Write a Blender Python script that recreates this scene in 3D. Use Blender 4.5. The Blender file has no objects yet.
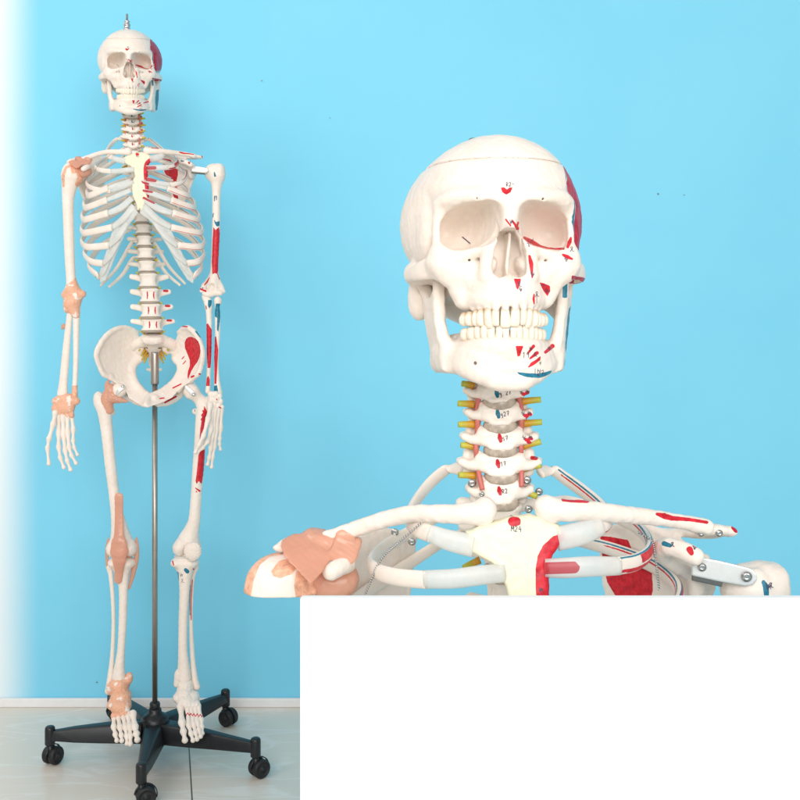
import bpy, math, time
import numpy as np
from mathutils import Vector, Matrix
from mathutils.bvhtree import BVHTree
T0 = time.time()
R = math.radians
f32 = np.float32
SCN = bpy.context.scene
COL = SCN.collection
rng = np.random.default_rng(7)

# ------------------------------------------------------------------ frames: photo measurements -> millimetres
FOC, PX, PY, EYE = 1040.0, 400.0, 330.0, 1000.0     # focal length in photo pixels, principal column, horizon row, eye height (mm)

class Frame:
    """Local millimetre frame whose axes are the world's; a measured point gets its own distance."""
    def __init__(s, ox, oy, dist, scale=1.0, rel=None):
        s.d, s.sc, s.rel = dist, scale, rel
        s.ox = (ox - PX) * dist / FOC
        s.oz = EYE + (PY - oy) * dist / FOC
    def m(s, px, py):
        if s.rel:
            a, b, c, e, k = s.rel
            px, py = c + (px - a) / k, e + (py - b) / k
        return px, py
    def P(s, px, py, dy=0.0):
        px, py = s.m(px, py)
        d = s.d + dy * s.sc
        return np.array([((px - PX) * d / FOC - s.ox) / s.sc, dy, (EYE + (PY - py) * d / FOC - s.oz) / s.sc])
    def L(s, pts):
        return [s.P(*p) for p in pts]
    def proj(s, V):
        d = s.d + V[:, 1] * s.sc
        px = PX + FOC * (V[:, 0] * s.sc + s.ox) / d
        py = PY - FOC * (V[:, 2] * s.sc + s.oz - EYE) / d
        if s.rel:
            a, b, c, e, k = s.rel
            px, py = a + (px - c) * k, b + (py - e) * k
        return np.stack([px, py], 1)
    def eye(s):
        return np.array([-s.ox / s.sc, -s.d / s.sc, (EYE - s.oz) / s.sc])
    def mmpx(s):
        k = s.rel[4] if s.rel else 1.0
        return s.d / FOC / s.sc / k

# ------------------------------------------------------------------ distance fields
def smin(a, b, k):
    if k <= 0: return np.minimum(a, b)
    h = np.maximum(k - np.abs(a - b), 0) / k
    return np.minimum(a, b) - h * h * k * f32(0.25)

class Prim:
    def __init__(s, lo, hi, f): s.lo, s.hi, s.f = np.array(lo, float), np.array(hi, float), f

def rotm(rx=0, ry=0, rz=0):
    return np.array(Matrix.Rotation(R(rz), 3, 'Z') @ Matrix.Rotation(R(ry), 3, 'Y') @ Matrix.Rotation(R(rx), 3, 'X'))

def ell(c, r, rot=None, p=2.0):
    c = np.array(c, float); r = np.array(r, float)
    M = np.eye(3) if rot is None else rotm(*rot)
    ext = np.sqrt(((M * r) ** 2).sum(1)) if p == 2.0 else np.abs(M) @ r
    def f(X, Y, Z):
        x, y, z = X - f32(c[0]), Y - f32(c[1]), Z - f32(c[2])
        if rot is None: u, v, w = x, y, z
        else:
            m = M.T.astype(f32)
            u = m[0, 0] * x + m[0, 1] * y + m[0, 2] * z
            v = m[1, 0] * x + m[1, 1] * y + m[1, 2] * z
            w = m[2, 0] * x + m[2, 1] * y + m[2, 2] * z
        a, b, g = u / f32(r[0]), v / f32(r[1]), w / f32(r[2])
        if p == 2.0:
            k0 = np.sqrt(a * a + b * b + g * g)
            k1 = np.sqrt((a / f32(r[0])) ** 2 + (b / f32(r[1])) ** 2 + (g / f32(r[2])) ** 2) + f32(1e-6)
            return k0 * (k0 - 1) / k1
        k0 = (np.abs(a) ** f32(p) + np.abs(b) ** f32(p) + np.abs(g) ** f32(p)) ** f32(1 / p)
        return (k0 - 1) * f32(r.min())
    return Prim(c - ext, c + ext, f)

def cone(a, b, ra, rb, sq=None):
    """Tapered capsule; sq=(axis, factor) flattens the section along that axis."""
    a = np.array(a, float); b = np.array(b, float); rm = max(ra, rb)
    lo, hi = np.minimum(a, b) - rm, np.maximum(a, b) + rm
    ba = (b - a)
    if sq is not None:
        n = np.array(sq[0], float); n /= np.linalg.norm(n); q = 1 / sq[1]
    def f(X, Y, Z):
        x, y, z = X - f32(a[0]), Y - f32(a[1]), Z - f32(a[2])
        t = np.clip((x * f32(ba[0]) + y * f32(ba[1]) + z * f32(ba[2])) / f32(max(ba @ ba, 1e-9)), 0, 1)
        x, y, z = x - t * f32(ba[0]), y - t * f32(ba[1]), z - t * f32(ba[2])
        l2 = x * x + y * y + z * z
        if sq is not None:
            dn = x * f32(n[0]) + y * f32(n[1]) + z * f32(n[2])
            l2 = l2 + dn * dn * f32(q * q - 1)
            rad = f32(ra) + t * f32(rb - ra)
            return (np.sqrt(l2) - rad) * f32(min(1.0, 0.5 + 0.5 * sq[1]))
        return np.sqrt(l2) - (f32(ra) + t * f32(rb - ra))
    return Prim(lo, hi, f)

def smooth_pts(pts, n):
    """Catmull-Rom resampling of points of any dimension."""
    P = np.array(pts, float)
    Q = np.vstack([2 * P[0] - P[1], P, 2 * P[-1] - P[-2]])
    out = []
    m = len(P) - 1
    for i in range(n):
        u = i / (n - 1) * m
        k = min(int(u), m - 1); t = u - k
        a, b, c, d = Q[k], Q[k + 1], Q[k + 2], Q[k + 3]
        out.append(0.5 * (2 * b + (c - a) * t + (2 * a - 5 * b + 4 * c - d) * t * t + (3 * b - a - 3 * c + d) * t ** 3))
    return np.array(out)

def sdpoly(Px, Py, poly):
    poly = np.array(poly, float)
    d = None; inside = np.zeros(np.broadcast(Px, Py).shape, bool)
    n = len(poly)
    for i in range(n):
        a, b = poly[i], poly[(i + 1) % n]
        ex, ey = f32(b[0] - a[0]), f32(b[1] - a[1])
        wx, wy = Px - f32(a[0]), Py - f32(a[1])
        t = np.clip((wx * ex + wy * ey) / f32(max(ex * ex + ey * ey, 1e-9)), 0, 1)
        dd = (wx - ex * t) ** 2 + (wy - ey * t) ** 2
        d = dd if d is None else np.minimum(d, dd)
        if abs(ey) > 1e-9:
            c = ((Py >= a[1]) != (Py >= b[1])) & (wx < ex * (wy / ey))
            inside ^= c
    d = np.sqrt(d)
    return np.where(inside, -d, d).astype(f32)

def plate(poly, axes, fn, half, rnd=1.0, slope=1.0, infl=0.0):
    """A polygon in two axes, thickened about the height-field fn along the third."""
    poly = np.array(poly, float)
    u, v = axes; w = 3 - u - v
    lo = np.zeros(3); hi = np.zeros(3)
    lo[[u, v]] = poly.min(0) - half - infl; hi[[u, v]] = poly.max(0) + half + infl
    gx, gy = np.meshgrid(np.linspace(lo[u], hi[u], 24), np.linspace(lo[v], hi[v], 24))
    W = fn(gx, gy) + 0 * gx
    lo[w], hi[w] = W.min() - half * 1.5, W.max() + half * 1.5
    def f(X, Y, Z):
        A = (X, Y, Z)
        # 2-D part is evaluated once on the plane of the polygon
        d2 = sdpoly(A[u] + 0 * A[v], A[v] + 0 * A[u], poly) + f32(rnd - infl)
        dw = np.abs(A[w] - fn(A[u], A[v]).astype(f32)) * f32(slope) - f32(half - rnd)
        q1, q2 = np.maximum(d2, 0), np.maximum(dw, 0)
        return np.minimum(np.maximum(d2, dw), 0) + np.sqrt(q1 * q1 + q2 * q2) - f32(rnd)
    return Prim(lo, hi, f)

class Field:
    def __init__(s, lo, hi, res):
        s.lo = np.array(lo, float); s.res = res
        s.n = np.ceil((np.array(hi) - s.lo) / res).astype(int) + 1
        s.D = np.full(s.n, 60, f32)
        s.ax = [(s.lo[i] + np.arange(s.n[i]) * res).astype(f32) for i in range(3)]
    def blk(s, p, m):
        i0 = np.clip(np.floor((p.lo - m - s.lo) / s.res).astype(int), 0, s.n)
        i1 = np.clip(np.ceil((p.hi + m - s.lo) / s.res).astype(int) + 1, 0, s.n)
        sl = tuple(slice(a, b) for a, b in zip(i0, i1))
        x, y, z = (s.ax[i][sl[i]] for i in range(3))
        return sl, x[:, None, None], y[None, :, None], z[None, None, :]
    def add(s, p, k=0.0):
        for q in (p if isinstance(p, list) else [p]):
            sl, X, Y, Z = s.blk(q, k + 3 * s.res)
            if s.D[sl].size: s.D[sl] = smin(s.D[sl], q.f(X, Y, Z), f32(k))
        return s
    def sub(s, p, k=0.0):
        for q in (p if isinstance(p, list) else [p]):
            sl, X, Y, Z = s.blk(q, k + 3 * s.res)
            if s.D[sl].size: s.D[sl] = -smin(-s.D[sl], q.f(X, Y, Z), f32(k))
        return s
    def chain(s, pts, rad, k=0.0, sq=None, n=None, kk=None):
        pts = np.array(pts, float); rad = np.broadcast_to(np.array(rad, float), (len(pts),))
        if n:
            q = smooth_pts(np.hstack([pts, rad[:, None]]), n); pts, rad = q[:, :3], q[:, 3]
        rm = rad.max()
        lo, hi = pts.min(0) - rm, pts.max(0) + rm
        prims = [cone(pts[i], pts[i + 1], rad[i], rad[i + 1], sq) for i in range(len(pts) - 1)]
        g = Field(lo - k - 4 * s.res, hi + k + 4 * s.res, s.res)
        sl, X, Y, Z = s.blk(Prim(lo, hi, None), k + 3 * s.res)
        d = np.full(s.D[sl].shape, 60, f32)
        if d.size == 0: return s
        tmp = Field.__new__(Field); tmp.lo = np.array([s.ax[i][sl[i]][0] for i in range(3)], float); tmp.res = s.res
        tmp.n = np.array(d.shape); tmp.D = d; tmp.ax = [s.ax[i][sl[i]] for i in range(3)]
        for q in prims:
            q.lo = q.lo - k - 2 * s.res; q.hi = q.hi + k + 2 * s.res
            tmp.add(q, kk if kk else 0.0)
        s.D[sl] = smin(s.D[sl], tmp.D, f32(k))
        return s
    def cut(s, fn):
        """Remove where fn(X,Y,Z) > 0."""
        X, Y, Z = s.ax[0][:, None, None], s.ax[1][None, :, None], s.ax[2][None, None, :]
        s.D = np.maximum(s.D, (fn(X, Y, Z) + 0 * s.D).astype(f32)); return s
    def warp(s, fn):
        X, Y, Z = s.ax[0][:, None, None], s.ax[1][None, :, None], s.ax[2][None, None, :]
        s.D = s.D + np.where(np.abs(s.D) < 8, fn(X, Y, Z), 0).astype(f32); return s
    def rough(s, amp, wl):
        w = 2 * math.pi / wl
        return s.warp(lambda X, Y, Z: f32(amp) * (np.sin(X * f32(w) + 1.3 * np.sin(Y * f32(w * .7))) * np.sin(Y * f32(w * .9) + np.sin(Z * f32(w * .8))) * 1.0
                      + 0.6 * np.sin(Z * f32(w * 1.3) + 1.7 * np.sin(X * f32(w * .6) + .5))) * f32(.6))
    def mesh(s, relax=1):
        D = np.pad(s.D, 1, constant_values=60); lo = s.lo - s.res
        S = D < 0
        nx, ny, nz = D.shape
        c = [S[i:nx - 1 + i, j:ny - 1 + j, k:nz - 1 + k] for i in (0, 1) for j in (0, 1) for k in (0, 1)]
        cnt = sum(x.astype(np.int8) for x in c)
        idx = np.argwhere((cnt > 0) & (cnt < 8))
        off = np.array([(i, j, k) for i in (0, 1) for j in (0, 1) for k in (0, 1)])
        vals = np.stack([D[idx[:, 0] + o[0], idx[:, 1] + o[1], idx[:, 2] + o[2]] for o in off], 1)
        acc = np.zeros((len(idx), 3)); num = np.zeros(len(idx))
        for a in range(8):
            for b in range(a + 1, 8):
                if np.abs(off[a] - off[b]).sum() != 1: continue
                va, vb = vals[:, a], vals[:, b]
                m = (va < 0) != (vb < 0)
                t = np.where(m, va / np.where(m, va - vb, 1), 0)
                acc += np.where(m[:, None], off[a] + t[:, None] * (off[b] - off[a]), 0); num += m
        V = (idx + acc / num[:, None]) * s.res + lo
        cid = np.full((nx - 1, ny - 1, nz - 1), -1, np.int32)
        cid[idx[:, 0], idx[:, 1], idx[:, 2]] = np.arange(len(idx))
        F = []
        for axn in range(3):
            sh = [slice(None)] * 3; sh2 = [slice(None)] * 3
            sh[axn] = slice(0, -1); sh2[axn] = slice(1, None)
            A, B = S[tuple(sh)], S[tuple(sh2)]
            e = np.argwhere(A != B)
            o1, o2 = [(1, 2), (2, 0), (0, 1)][axn]
            ok = (e[:, o1] > 0) & (e[:, o2] > 0) & (e[:, o1] < D.shape[o1] - 1) & (e[:, o2] < D.shape[o2] - 1)
            e = e[ok]
            fl = A[e[:, 0], e[:, 1], e[:, 2]]
            q = []
            for (u, v) in ((-1, -1), (0, -1), (0, 0), (-1, 0)):
                t = e.copy(); t[:, o1] += u; t[:, o2] += v
                q.append(cid[t[:, 0], t[:, 1], t[:, 2]])
            q = np.stack(q, 1)
            q[~fl] = q[~fl][:, ::-1]
            F.append(q)
        F = np.vstack(F)
        for _ in range(relax):                       # a light Taubin relaxation removes stair marks
            for lam in (0.5, -0.52):
                nb = np.zeros_like(V); ct = np.zeros(len(V))
                for a, b in ((0, 1), (1, 2), (2, 3), (3, 0)):
                    np.add.at(nb, F[:, a], V[F[:, b]]) if False else None
                    for i in range(3):
                        nb[:, i] += np.bincount(F[:, a], V[F[:, b], i], len(V)) + np.bincount(F[:, b], V[F[:, a], i], len(V))
                    ct += np.bincount(F[:, a], minlength=len(V)) + np.bincount(F[:, b], minlength=len(V))
                V = V + lam * (nb / np.maximum(ct, 1)[:, None] - V)
        return V, F

def vnormals(V, F):
    n = np.cross(V[F[:, 2]] - V[F[:, 0]], V[F[:, 3]] - V[F[:, 1]])
    N = np.zeros_like(V)
    for k in range(4):
        for i in range(3): N[:, i] += np.bincount(F[:, k], n[:, i], len(V))
    return N / np.maximum(np.linalg.norm(N, axis=1), 1e-9)[:, None]

# ------------------------------------------------------------------ paint: signed distances to painted patches, stored per vertex (mm)
def sd_stroke(P2, pts, w):
    w = np.broadcast_to(np.array(w, float), (len(pts),)); out = np.full(len(P2), 1e3)
    for i in range(len(pts) - 1):
        a, b = np.array(pts[i], float), np.array(pts[i + 1], float)
        e = b - a; q = P2 - a
        t = np.clip((q @ e) / max(e @ e, 1e-9), 0, 1)
        out = np.minimum(out, np.linalg.norm(q - t[:, None] * e, axis=1) - 0.5 * (w[i] + t * (w[i + 1] - w[i])))
    return out

class Paint:
    def __init__(s, fr, V, F):
        s.V, s.N, s.fr = V, vnormals(V, F), fr
        s.P2 = fr.proj(V); s.mm = fr.mmpx()
        e = fr.eye() - V; s.face = (e * s.N).sum(1) / np.linalg.norm(e, axis=1)
        s.at = {}
    def put(s, col, d):
        s.at[col] = np.minimum(s.at.get(col, np.full(len(s.V), 9.0)), d)
    def poly(s, col, pts, minface=-0.1, mask=None):
        d = sdpoly(s.P2[:, 0], s.P2[:, 1], pts).astype(float) * s.mm
        s.put(col, np.where((s.face > minface) & (True if mask is None else mask), d, 9.0))
    def stroke(s, col, pts, w, minface=-0.1, mask=None):
        d = sd_stroke(s.P2, pts, w) * s.mm
        s.put(col, np.where((s.face > minface) & (True if mask is None else mask), d, 9.0))

# ------------------------------------------------------------------ lofted tubes
def tube(pts, rad, n=8, seg=None, squash=1.0, centre=None, cap=True):
    """Sweep; rad along the 'height', rad*squash along the normal (away from centre)."""
    P = np.array(pts, float); rad = np.broadcast_to(np.array(rad, float), (len(P),))
    if seg:
        q = smooth_pts(np.hstack([P, rad[:, None]]), seg); P, rad = q[:, :3], q[:, 3]
    T = np.gradient(P, axis=0); T /= np.linalg.norm(T, axis=1)[:, None] + 1e-12
    if centre is not None:
        N = P - np.array(centre, float); N[:, 2] *= 0.15
    else:
        r0 = np.array([0, 0, 1.0]) if abs(T[0][2]) < .9 else np.array([0, 1.0, 0])
        N = np.zeros_like(P); v = r0
        for i in range(len(P)):
            v = v - (v @ T[i]) * T[i]; v /= np.linalg.norm(v); N[i] = v
    N = N - (N * T).sum(1)[:, None] * T; N /= np.linalg.norm(N, axis=1)[:, None] + 1e-12
    H = np.cross(T, N)
    flip = H[:, 2].sum() < 0
    if flip: H = -H
    a = np.arange(n) * 2 * math.pi / n
    V = P[:, None, :] + rad[:, None, None] * (np.cos(a)[None, :, None] * H[:, None, :] + squash * np.sin(a)[None, :, None] * N[:, None, :])
    m = len(P); V = V.reshape(-1, 3)
    F = []
    for i in range(m - 1):
        for j in range(n):
            k = (j + 1) % n
            F.append((i * n + j, i * n + k, (i + 1) * n + k, (i + 1) * n + j))
    F = [tuple(x) if flip else tuple(reversed(x)) for x in F]
    if cap:
        c0 = tuple(range(n)); c1 = tuple((m - 1) * n + j for j in range(n))
        F += [c0, c1[::-1]] if not flip else [c0[::-1], c1]
    U = np.repeat(np.linspace(0, 1, m), n); A = np.tile(a, m)
    return V, F, U, A, np.repeat(rad, n)

# ------------------------------------------------------------------ objects
LAYERS = {}
def mk(name, V, F, mats, parent=None, at=None, scale=0.001, loc=(0, 0, 0), extra=None, smooth=True, label=None):
    """extra = (V, F) ribbons that take the second material; V in mm."""
    V = np.asarray(V, float) * scale
    nf0 = len(F)
    if isinstance(F, np.ndarray): F = F.tolist()
    F = [list(map(int, f)) for f in F]
    n0 = len(V)
    if extra is not None and len(extra[0]):
        V = np.vstack([V, np.asarray(extra[0]) * scale]); F = F + [[int(i) + n0 for i in f] for f in extra[1]]
    me = bpy.data.meshes.new(name)
    me.from_pydata(V.tolist(), [], F)
    if smooth: me.polygons.foreach_set('use_smooth', [True] * len(F))
    for m in (mats if isinstance(mats, (list, tuple)) else [mats]): me.materials.append(m)
    if extra is not None and len(extra[0]):
        me.polygons.foreach_set('material_index', [0] * nf0 + [1] * (len(F) - nf0))
    at = dict(at or {})
    for k in LAYERS.get((mats[0] if isinstance(mats, (list, tuple)) else mats).name, ()):
        at.setdefault(k, np.full(1, 9.0))
    for k, d in at.items():
        a = me.attributes.new(k, 'FLOAT', 'POINT')
        full = np.full(len(V), 9.0, f32); full[:len(d)] = d
        a.data.foreach_set('value', full)
    me.update()
    o = bpy.data.objects.new(name, me); COL.objects.link(o)
    if parent: o.parent = parent
    o.location = loc
    if label: o['label'] = label
    return o

def root(name, label, cat, loc=(0, 0, 0)):
    o = bpy.data.objects.new(name, None); COL.objects.link(o); o.location = loc
    o.empty_display_size = .1; o['label'] = label; o['category'] = cat
    return o

def dup(o, parent, **kw):
    c = o.copy(); COL.objects.link(c); c.parent = parent
    for k, v in kw.items(): setattr(c, k, v)
    for ch in list(o.children):
        d = ch.copy(); COL.objects.link(d); d.parent = c
    return c

def join(parts):
    V, F, n = [], [], 0
    for v, f in parts:
        V.append(np.asarray(v, float)); F += [[int(i) + n for i in q] for q in f]; n += len(v)
    return np.vstack(V), F

def lathe(prof, n=24, axis=2):
    """prof: (r, h) pairs."""
    V = []; a = np.arange(n) * 2 * math.pi / n
    for r, h in prof:
        for t in a:
            p = [r * math.cos(t), r * math.sin(t)]; p.insert(axis if axis != 0 else 0, h)
            V.append(p if axis == 2 else ([h] + [r * math.cos(t), r * math.sin(t)] if axis == 0 else [r * math.sin(t), h, r * math.cos(t)]))
    F = []
    for i in range(len(prof) - 1):
        for j in range(n):
            k = (j + 1) % n; F.append((i * n + j, i * n + k, (i + 1) * n + k, (i + 1) * n + j))
    F.append(tuple(range(n))[::-1]); F.append(tuple((len(prof) - 1) * n + j for j in range(n)))
    return np.array(V, float), F

# ------------------------------------------------------------------ handwriting laid on a surface
GL = {'0': [[(.2, 0), (0, .5), (.2, 1), (.55, .9), (.6, .4), (.4, 0), (.2, 0)]],
      '1': [[(.1, .8), (.35, 1), (.3, 0)]], '2': [[(0, .75), (.25, 1), (.5, .8), (.4, .45), (0, 0), (.6, .05)]],
      '3': [[(0, .9), (.35, 1), (.5, .75), (.2, .55), (.55, .35), (.35, 0), (0, .1)]],
      '4': [[(.35, 1), (0, .4), (.6, .45)], [(.45, .7), (.4, -.1)]], '5': [[(.5, 1), (.1, .95), (.05, .6), (.45, .5), (.4, .1), (0, 0)]],
      '6': [[(.45, 1), (.1, .6), (.05, .15), (.4, 0), (.5, .35), (.1, .4)]], '7': [[(0, .9), (.55, 1), (.2, 0)], [(.1, .5), (.5, .55)]],
      '8': [[(.3, .5), (.05, .8), (.3, 1), (.5, .75), (.05, .25), (.25, 0), (.5, .25), (.3, .5)]],
      '9': [[(.5, .75), (.2, .6), (.1, .9), (.4, 1), (.5, .75), (.4, 0)]],
      'M': [[(0, 0), (.1, 1), (.35, .4), (.6, 1), (.7, 0)]], 'R': [[(.05, 0), (.1, 1), (.5, .85), (.45, .55), (.1, .5), (.6, 0)]],
      'g': [[(.5, .65), (.15, .6), (.15, .25), (.45, .3), (.5, .65), (.45, -.2), (.1, -.3)]],
      's': [[(.5, .8), (.15, .75), (.15, .5), (.45, .35), (.35, .05), (0, .1)]],
      '-': [[(0, .4), (.6, .45)]], '.': [[(.1, 0), (.2, .05)]], 'i': [[(.1, .7), (.15, 0)]]}

def ink(fr, bvh, items, wid=0.55):
    """items: (text, px, py, height_px[, slant]); strokes become thin ribbons lying on the surface."""
    eye = Vector(fr.eye()); V, F = [], []
    for it in items:
        txt, px, py, h = it[:4]; rot = it[4] if len(it) > 4 else 0
        lines = []
        if isinstance(txt, str):
            cx = 0
            for ch in txt:
                for st in GL.get(ch, []): lines.append([((cx + x * .8) * h, -y * h) for x, y in st])
                cx += .72
        else: lines = [[(x * h, -y * h) for x, y in st] for st in txt]
        ca, sa = math.cos(R(rot)), math.sin(R(rot))
        for st in lines:
            st = smooth_pts(st, max(2, 4 * len(st)))
            pts, nor = [], []
            for x, y in st:
                q = fr.P(px + x * ca - y * sa, py + x * sa + y * ca, 0)
                hit = bvh.ray_cast(eye, (Vector(q) - eye).normalized())
                if hit[0] is None: continue
                pts.append(np.array(hit[0] + hit[1] * .18)); nor.append(np.array(hit[1]))
            if len(pts) < 2: continue
            pts = np.array(pts); nor = np.array(nor); T = np.gradient(pts, axis=0)
            S = np.cross(nor, T); S /= np.linalg.norm(S, axis=1)[:, None] + 1e-9
            b = len(V)
            for p, q in zip(pts, S): V += [p - q * wid / 2, p + q * wid / 2]
            for i in range(len(pts) - 1):
                if np.linalg.norm(pts[i + 1] - pts[i]) < 4: F.append((b + 2 * i, b + 2 * i + 1, b + 2 * i + 3, b + 2 * i + 2))
    return V, F

def bvh_of(V, F): return BVHTree.FromPolygons([Vector(v) for v in V], [tuple(map(int, f)) for f in F])
# ------------------------------------------------------------------ materials
def newmat(name):
    m = bpy.data.materials.new(name); m.use_nodes = True
    nt = m.node_tree; b = nt.nodes['Principled BSDF']
    return m, nt, b
def nd(nt, t, **kw):
    n = nt.nodes.new(t)
    for k, v in kw.items():
        if k.startswith('i_'): n.inputs[k[2:].replace('_', ' ')].default_value = v
        else: setattr(n, k, v)
    return n
def noise(nt, scale, detail=3, rough=.5, coord='Object'):
    tc = nd(nt, 'ShaderNodeTexCoord'); n = nd(nt, 'ShaderNodeTexNoise')
    n.inputs['Scale'].default_value = scale; n.inputs['Detail'].default_value = detail; n.inputs['Roughness'].default_value = rough
    nt.links.new(tc.outputs[coord], n.inputs['Vector']); return n
def ramp(nt, src, stops):
    r = nd(nt, 'ShaderNodeValToRGB'); e = r.color_ramp.elements
    while len(e) < len(stops): e.new(.5)
    for x, (p, c) in zip(e, stops): x.position = p; x.color = (*c, 1) if len(c) == 3 else c
    nt.links.new(src, r.inputs[0]); return r
def mixc(nt, fac, a, b):
    m = nd(nt, 'ShaderNodeMix', data_type='RGBA')
    if isinstance(fac, (int, float)): m.inputs[0].default_value = fac
    else: nt.links.new(fac, m.inputs[0])
    for s, i in ((a, 6), (b, 7)):
        if isinstance(s, tuple): m.inputs[i].default_value = (*s, 1)
        else: nt.links.new(s, m.inputs[i])
    return m.outputs[2]
def bump(nt, b, src, strength, dist):
    u = nd(nt, 'ShaderNodeBump'); u.inputs['Strength'].default_value = strength; u.inputs['Distance'].default_value = dist
    nt.links.new(src, u.inputs['Height']); nt.links.new(u.outputs[0], b.inputs['Normal'])

BONE = (.85, .765, .695); RED = (.62, .012, .028); BLUE = (.012, .19, .29); LIG = (.84, .44, .29)
def painted(name, base, var=.06, rough=.42, layers=('red', 'blue'), bumpy=.25, sss=0.0):
    m, nt, b = newmat(name); LAYERS[name] = layers
    n = noise(nt, 35, 4, .6)
    dark = tuple(c * (1 - var) * k for c, k in zip(base, (1, .985, .955)))
    col = ramp(nt, n.outputs['Fac'], [(.32, dark), (.68, base)]).outputs[0]
    n2 = noise(nt, 420, 2, .5)
    rgh = None
    cols = {'red': RED, 'blue': BLUE, 'lig': LIG, 'purple': (.46, .018, .05), 'dark': (.03, .03, .035), 'pink': (.75, .25, .22), 'seam': (.50, .36, .26)}
    for L in layers:
        a = nd(nt, 'ShaderNodeAttribute', attribute_name=L)
        s = nd(nt, 'ShaderNodeMath', operation='MULTIPLY_ADD'); nt.links.new(n2.outputs['Fac'], s.inputs[0]); s.inputs[1].default_value = .6; s.inputs[2].default_value = -.3
        t = nd(nt, 'ShaderNodeMath', operation='ADD'); nt.links.new(a.outputs['Fac'], t.inputs[0]); nt.links.new(s.outputs[0], t.inputs[1])
        mr = nd(nt, 'ShaderNodeMapRange'); mr.inputs[1].default_value = .14; mr.inputs[2].default_value = -.14
        nt.links.new(t.outputs[0], mr.inputs[0])
        c = cols[L]
        pc = ramp(nt, noise(nt, 160, 3, .65).outputs['Fac'], [(.3, tuple(x * .66 for x in c)), (.7, tuple(min(1, x * 1.2 + .012) for x in c))]).outputs[0]
        col = mixc(nt, mr.outputs[0], col, pc)
    nt.links.new(col, b.inputs['Base Color'])
    b.inputs['Roughness'].default_value = rough; b.inputs['IOR'].default_value = 1.42
    b.inputs['Specular IOR Level'].default_value = .42
    if sss > 0:
        b.inputs['Subsurface Weight'].default_value = sss; b.inputs['Subsurface Radius'].default_value = (1, .55, .35); b.inputs['Subsurface Scale'].default_value = .0022
    if bumpy:
        bump(nt, b, noise(nt, 260, 5, .6).outputs['Fac'], bumpy, .0005)
    return m
M_BONE = painted('bone_plastic', BONE, layers=('red', 'blue', 'purple', 'seam'), sss=.3)
M_TOOTH = painted('tooth_plastic', (.85, .765, .645), var=.03, rough=.28, layers=(), bumpy=.1)
nt = M_TOOTH.node_tree; b = nt.nodes['Principled BSDF']; src = b.inputs['Base Color'].links[0].from_socket
tc = nd(nt, 'ShaderNodeTexCoord'); sx = nd(nt, 'ShaderNodeSeparateXYZ'); nt.links.new(tc.outputs['Object'], sx.inputs[0])
ab = nd(nt, 'ShaderNodeMath', operation='ABSOLUTE'); nt.links.new(sx.outputs[2], ab.inputs[0])
mr = nd(nt, 'ShaderNodeMapRange'); nt.links.new(ab.outputs[0], mr.inputs[0]); mr.inputs[1].default_value = .0008; mr.inputs[2].default_value = .0042
nt.links.new(mixc(nt, mr.outputs[0], (.60, .45, .30), src), b.inputs['Base Color'])   # stained necks
M_STERN = painted('sternum_plastic', (.84, .80, .60), layers=('red',), rough=.4)
M_BLIG = painted('bone_with_ligament', BONE, layers=('lig', 'red'))
M_SPINE = painted('vertebra_plastic', (.86, .775, .70), layers=('red', 'blue'))

def plain(name, col, rough=.5, metal=0, var=.1, nscale=40, bumpy=0.0, trans=0.0, ior=1.45, alpha=1.0, coat=0.0):
    m, nt, b = newmat(name)
    n = noise(nt, nscale, 4, .6)
    c = ramp(nt, n.outputs['Fac'], [(.3, tuple(x * (1 - var) for x in col)), (.7, tuple(min(1, x * (1 + var * .3)) for x in col))])
    nt.links.new(c.outputs[0], b.inputs['Base Color'])
    b.inputs['Roughness'].default_value = rough; b.inputs['Metallic'].default_value = metal; b.inputs['IOR'].default_value = ior
    b.inputs['Transmission Weight'].default_value = trans; b.inputs['Coat Weight'].default_value = coat
    if bumpy: bump(nt, b, noise(nt, nscale * 6, 4, .6).outputs['Fac'], bumpy, .0006)
    return m
def translucent(name, col, tfac=.35, clear=.2, rough=.35, var=.12, nscale=60, attr=None, spec=.5):
    """Cloudy silicone: diffuse + light passing through + a little see-through."""
    m, nt, b = newmat(name)
    n = noise(nt, nscale, 4, .6)
    c = ramp(nt, n.outputs['Fac'], [(.3, tuple(x * (1 - var) for x in col)), (.7, col)]).outputs[0]
    for (an, c2) in (attr or []):
        a = nd(nt, 'ShaderNodeAttribute', attribute_name=an)
        if an == 'tip': fac = a.outputs['Fac']
        else:
            mr = nd(nt, 'ShaderNodeMapRange'); mr.inputs[1].default_value = .15; mr.inputs[2].default_value = -.15
            nt.links.new(a.outputs['Fac'], mr.inputs[0]); fac = mr.outputs[0]
        c = mixc(nt, fac, c, c2)
    nt.links.new(c, b.inputs['Base Color']); b.inputs['Roughness'].default_value = rough; b.inputs['Specular IOR Level'].default_value = spec
    tr = nd(nt, 'ShaderNodeBsdfTranslucent'); nt.links.new(c, tr.inputs[0])
    tp = nd(nt, 'ShaderNodeBsdfTransparent'); nt.links.new(mixc(nt, .5, (1., 1., 1.), c), tp.inputs[0])
    m1 = nd(nt, 'ShaderNodeMixShader'); m1.inputs[0].default_value = tfac
    nt.links.new(b.outputs[0], m1.inputs[1]); nt.links.new(tr.outputs[0], m1.inputs[2])
    m2 = nd(nt, 'ShaderNodeMixShader'); m2.inputs[0].default_value = clear
    nt.links.new(m1.outputs[0], m2.inputs[1]); nt.links.new(tp.outputs[0], m2.inputs[2])
    out = nt.nodes['Material Output']; nt.links.new(m2.outputs[0], out.inputs[0])
    bump(nt, b, noise(nt, 180, 3, .6).outputs['Fac'], .2, .0005)
    return m
LAYERS['cloudy_cartilage'] = ('red',)
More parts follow.
